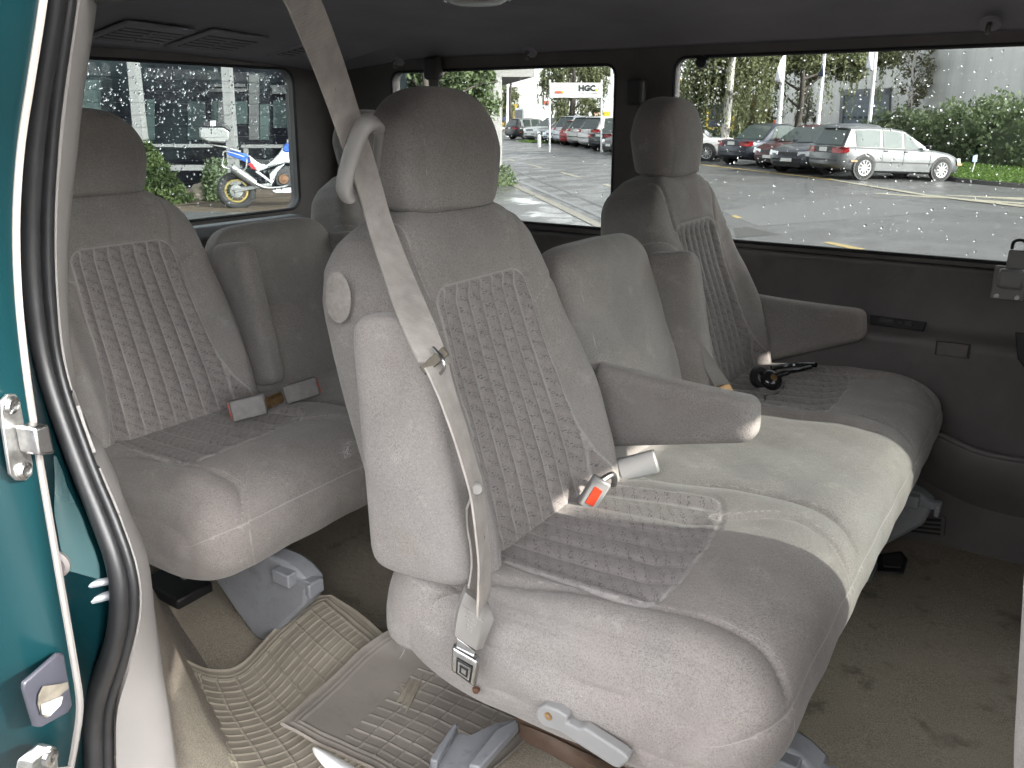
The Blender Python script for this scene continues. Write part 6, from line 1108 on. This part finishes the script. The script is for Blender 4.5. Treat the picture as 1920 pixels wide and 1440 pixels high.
# company sign
tt = 40; sg = thing('company_sign', 'white company sign board on two posts, lettered HGC', 'sign', tuple(gp_(1080, 270, tt))); S4 = [D(1031, 155, tt), D(1129, 155, tt), D(1128, 183, tt), D(1031, 183, tt)]; su2 = nrm(S4[1]-S4[0]); sv2 = nrm(S4[3]-S4[0]); sn2 = nrm(np.cross(su2, sv2)); sn2 = sn2*(-1 if sn2 @ FW > 0 else 1)
b = MB(); b.slab(S4, -sn2, .08); bo = local(b, sg).build('board', plain('sign_white', (.52, .52, .52), .5, .03, 2), sg)
b = MB(); b.slab([D(1028, 154, tt+.02), D(1132, 154, tt+.02), D(1131, 184, tt+.02), D(1029, 184, tt+.02)], -sn2, .05); 
for x0 in (1031, 1128):
    p0 = gp_(x0, 262, tt); b2 = MB(); b2.cyl(p0, D(x0, 150, tt+.1), .045, 8); local(b2, sg).build('post', POLE, sg)
def sgn_txt(name, body, px, py, size, col):
    o = text_obj(name, body, size, D(px, py, tt)+sn2*.012-np.array(sg.location), su2, -sv2, plain('sign_ink', col, .5, .02, 3), bo, .006, bold=.022); return o
sgn_txt('sign_lettering', 'HGC', 1100.5, 166.0, .375, (.012, .018, .018))
b = MB(); b.slab([D(1116.5, 167.5, tt)+sn2*.006, D(1120.5, 167.5, tt)+sn2*.006, D(1120.5, 171.2, tt)+sn2*.006, D(1116.5, 171.2, tt)+sn2*.006], sn2, .02); local(b, sg).build('yellow_square', plain('sign_yellow', (.72, .50, .04), .5), bo)
b = MB(); b.slab([D(1040.5, 171, tt)+sn2*.006, D(1057, 171, tt)+sn2*.006, D(1057, 175, tt)+sn2*.006, D(1040.5, 175, tt)+sn2*.006], sn2, .02); local(b, sg).build('red_bar', plain('sign_red', (.45, .07, .03), .5), bo)
b = MB(); b.slab([D(1052.5, 171.2, tt)+sn2*.024, D(1056.6, 171.2, tt)+sn2*.024, D(1056.6, 174.8, tt)+sn2*.024, D(1052.5, 174.8, tt)+sn2*.024], sn2, .01); local(b, sg).build('yellow_square', plain('sign_orange', (.62, .36, .04), .5), bo)
rg = np.random.default_rng(3); b = MB()
for k in range(16):
    x = 1087+k*2.15; h2_ = rg.uniform(.5, 1.1); b.slab([D(x, 175.6-h2_, tt)+sn2*.006, D(x+1.4, 175.6-h2_, tt)+sn2*.006, D(x+1.4, 176.4, tt)+sn2*.006, D(x, 176.4, tt)+sn2*.006], sn2, .008)
for k in range(15):
    x = 1039+k*2.3; h2_ = rg.uniform(.8, 2.6); b.slab([D(x, 164.6-h2_*.5, tt)+sn2*.006, D(x+.8, 164.6-h2_, tt)+sn2*.006, D(x+1.5, 164.6, tt)+sn2*.006, D(x+.6, 165, tt)+sn2*.006], sn2, .008)
local(b, sg).build('small_lettering', plain('sign_grey', (.32, .33, .34), .5), bo)
for (x, yt, t, r_, lb) in ((951, 158, 68, .13, 'grey lamp post left of the white building'), (1146, 100, 46, .09, 'tall grey lamp post right of the company sign'), (996, 150, 72, .05, 'thin lamp post with a double arm above the white van')):
    p = gp_(x, 260, t); lp = thing('lamp_post', lb, 'lamp post', tuple(p), 'lamp posts along the road'); b = MB(); b.cyl(p, D(x+1, yt, t), r_, 8, r_*.7); local(b, lp).build('pole', POLE, lp)
    if x == 996: b = MB(); b.tube(catmull([D(985, 150, t), D(992, 151, t), D(997, 153, t), D(1004, 152, t), D(1010, 149, t)], 4), .05, 6); local(b, lp).build('lamp_arm', POLE, lp)
p = gp_(1011, 264, 47); bl = thing('bollard', 'short white bollard on the grass island before the far row', 'bollard', tuple(p)); b = MB(); b.lathe([(.0001, 0), (.10, 0), (.10, .62), (.06, .68), (.0001, .70)], (0, 0, 0), (0, 0, 1), 12); b.build('post', POLE, bl)
L_ = MB(); rg = np.random.default_rng(5); C = [lerp(G_(990, 266), G_(1032, 268), rg.random())+V3(rg.normal(0, .3), rg.normal(0, .5), .06) for _ in range(1600)]; leaves(L_, C, .10, rg); o = mkleaf(L_, 'grass_island', GRASSM, None); o['kind'] = 'stuff'
# --- rear window: glazed building, planting bed, shrubs
fh = nrm(FW*[1, 1, 0]); P0 = D(300, 300, 20.5); fp = lambda x, y, dd=0.: vplane(x, y, P0+fh*dd, fh)
gb = thing('glazed_building', 'dark glazed building with white steel columns behind the motorcycle', 'building', tuple(P0*[1, 1, 0]-V3(0, 0, 1.74)))
DG = NT('dark_glazing'); DG.P(**{'Base Color': DG.mix(DG.ramp(DG.noise(.7, 3, .5), .4, .6), (.006, .007, .010), (.016, .022, .024)), 'Roughness': .25, 'Specular IOR Level': .25}); TEAL = plain('teal_pane', (.040, .058, .056), .3, .25, 1.5, spec=.3); WST = plain('white_steel', (.19, .19, .187), .5, .06, 3); GST = plain('grey_band', (.07, .073, .073), .5, .1, 3)
b = MB(); b.slab([fp(-400, 420), fp(760, 420), fp(760, -260), fp(-400, -260)], fh, 8); local(b, gb).build('glazing', DG.m, gb, smooth=0)
def face(name, quads, mat, d0, th=.06):
    for qd in quads: b = MB(); b.slab([fp(x, y, d0) for x, y in qd], -fh, th); local(b, gb).build(name, mat, gb, smooth=0)
def rc(x0, y0, x1, y1): return [(x0, y0), (x1, y0), (x1, y1), (x0, y1)]
face('window_pane', [rc(353, 190, 386, 262), rc(397, 190, 409, 262), rc(425, 190, 464, 232), rc(488, 195, 505, 262), rc(513, 188, 560, 240), rc(276, 186, 290, 262), rc(130, 150, 190, 240)], TEAL, -.002, .03); face('louvre_band', [rc(393, 158, 460, 163), rc(393, 166, 462, 172), rc(512, 160, 560, 176)], GST, -.004, .10)
face('column', [[(246, 95), (260, 95), (288, 345), (268, 345)], [(420, 95), (434, 95), (452, 345), (436, 345)], [(80, 95), (94, 95), (112, 345), (96, 345)], [(590, 95), (604, 95), (612, 345), (597, 345)]], WST, -.45, .30)
face('sill_rail', [rc(240, 270, 330, 275), rc(330, 270, 400, 276), rc(455, 271, 560, 277), rc(318, 309, 412, 319)], WST, -.40, .12); face('rail_post', [rc(254, 275, 261, 308), rc(459, 276, 466, 290)], WST, -.41, .10); face('inner_frame', [rc(410, 190, 424, 262), rc(468, 140, 486, 262)], GST, -.002, .05)
b = MB(); b.box((26, -24, 1.5), (98, 7, 6.6)); local(b, gb).build('sky_blocker_wing', DG.m, gb, smooth=0)  # unseen wing behind the camera, added to keep low sky light out of the cabin
b = MB()
for k in range(20): b.box((-21+k*5, -20.4, 1.5), (.25, .25, 6.6))
local(b, gb).build('blocker_column', WST, gb, smooth=0)  # columns dressing the added sky-blocking wing
m = MB(); pb = [D(x, y, 15.6) for x, y in ((60, 378), (700, 378))]; pb2 = [D(x, y, 20.3) for x, y in ((60, 352), (700, 352))]
for pl_ in (pb, pb2):
    for p in pl_: p[2] = -1.66
m.slab([V3(*pb[0][:2], -1.93), V3(*pb[1][:2], -1.93), V3(*pb2[1][:2], -1.93), V3(*pb2[0][:2], -1.93)], (0, 0, 1), .20); struct(m.build('planting_bed', plain('wet_brown_soil', (.075, .055, .038), .7, .3, 4, .5, 20), None))
bush('conifer_shrub', 'spreading young conifer in front of the glazed building', D(290, 374, 17.3)*[1, 1, 0]+V3(0, 0, -1.69), (.76, .62, 1.12), 5600, .05, CONIF, 71, None, 'shrub', cone=True)
bush('leafy_shrub', 'small leafy shrub behind the motorcycle wheel', D(410, 374, 17.6)*[1, 1, 0]+V3(0, 0, -1.69), (.26, .26, .72), 1100, .06, GREENL, 72, None, 'shrub')
rk = thing('boulder', 'beige boulder between the conifer and the motorcycle', 'rock', tuple(D(381, 370, 17.8)*[1, 1, 0]+V3(0, 0, -1.69))); b = MB(); rg = np.random.default_rng(8); G2 = []
for u in np.linspace(.02, np.pi*.6, 8): G2.append([np.array([math.sin(u)*math.cos(v)*.36, math.sin(u)*math.sin(v)*.28, math.cos(u)*.30])*(1+rg.normal(0, .05)) for v in np.linspace(0, 2*np.pi, 14, endpoint=False)])
b.grid(np.array(G2), wrap=True, caps=True); b.build('stone', plain('sandstone', (.26, .22, .17), .85, .25, 6, .5, 30), rk, smooth=60)
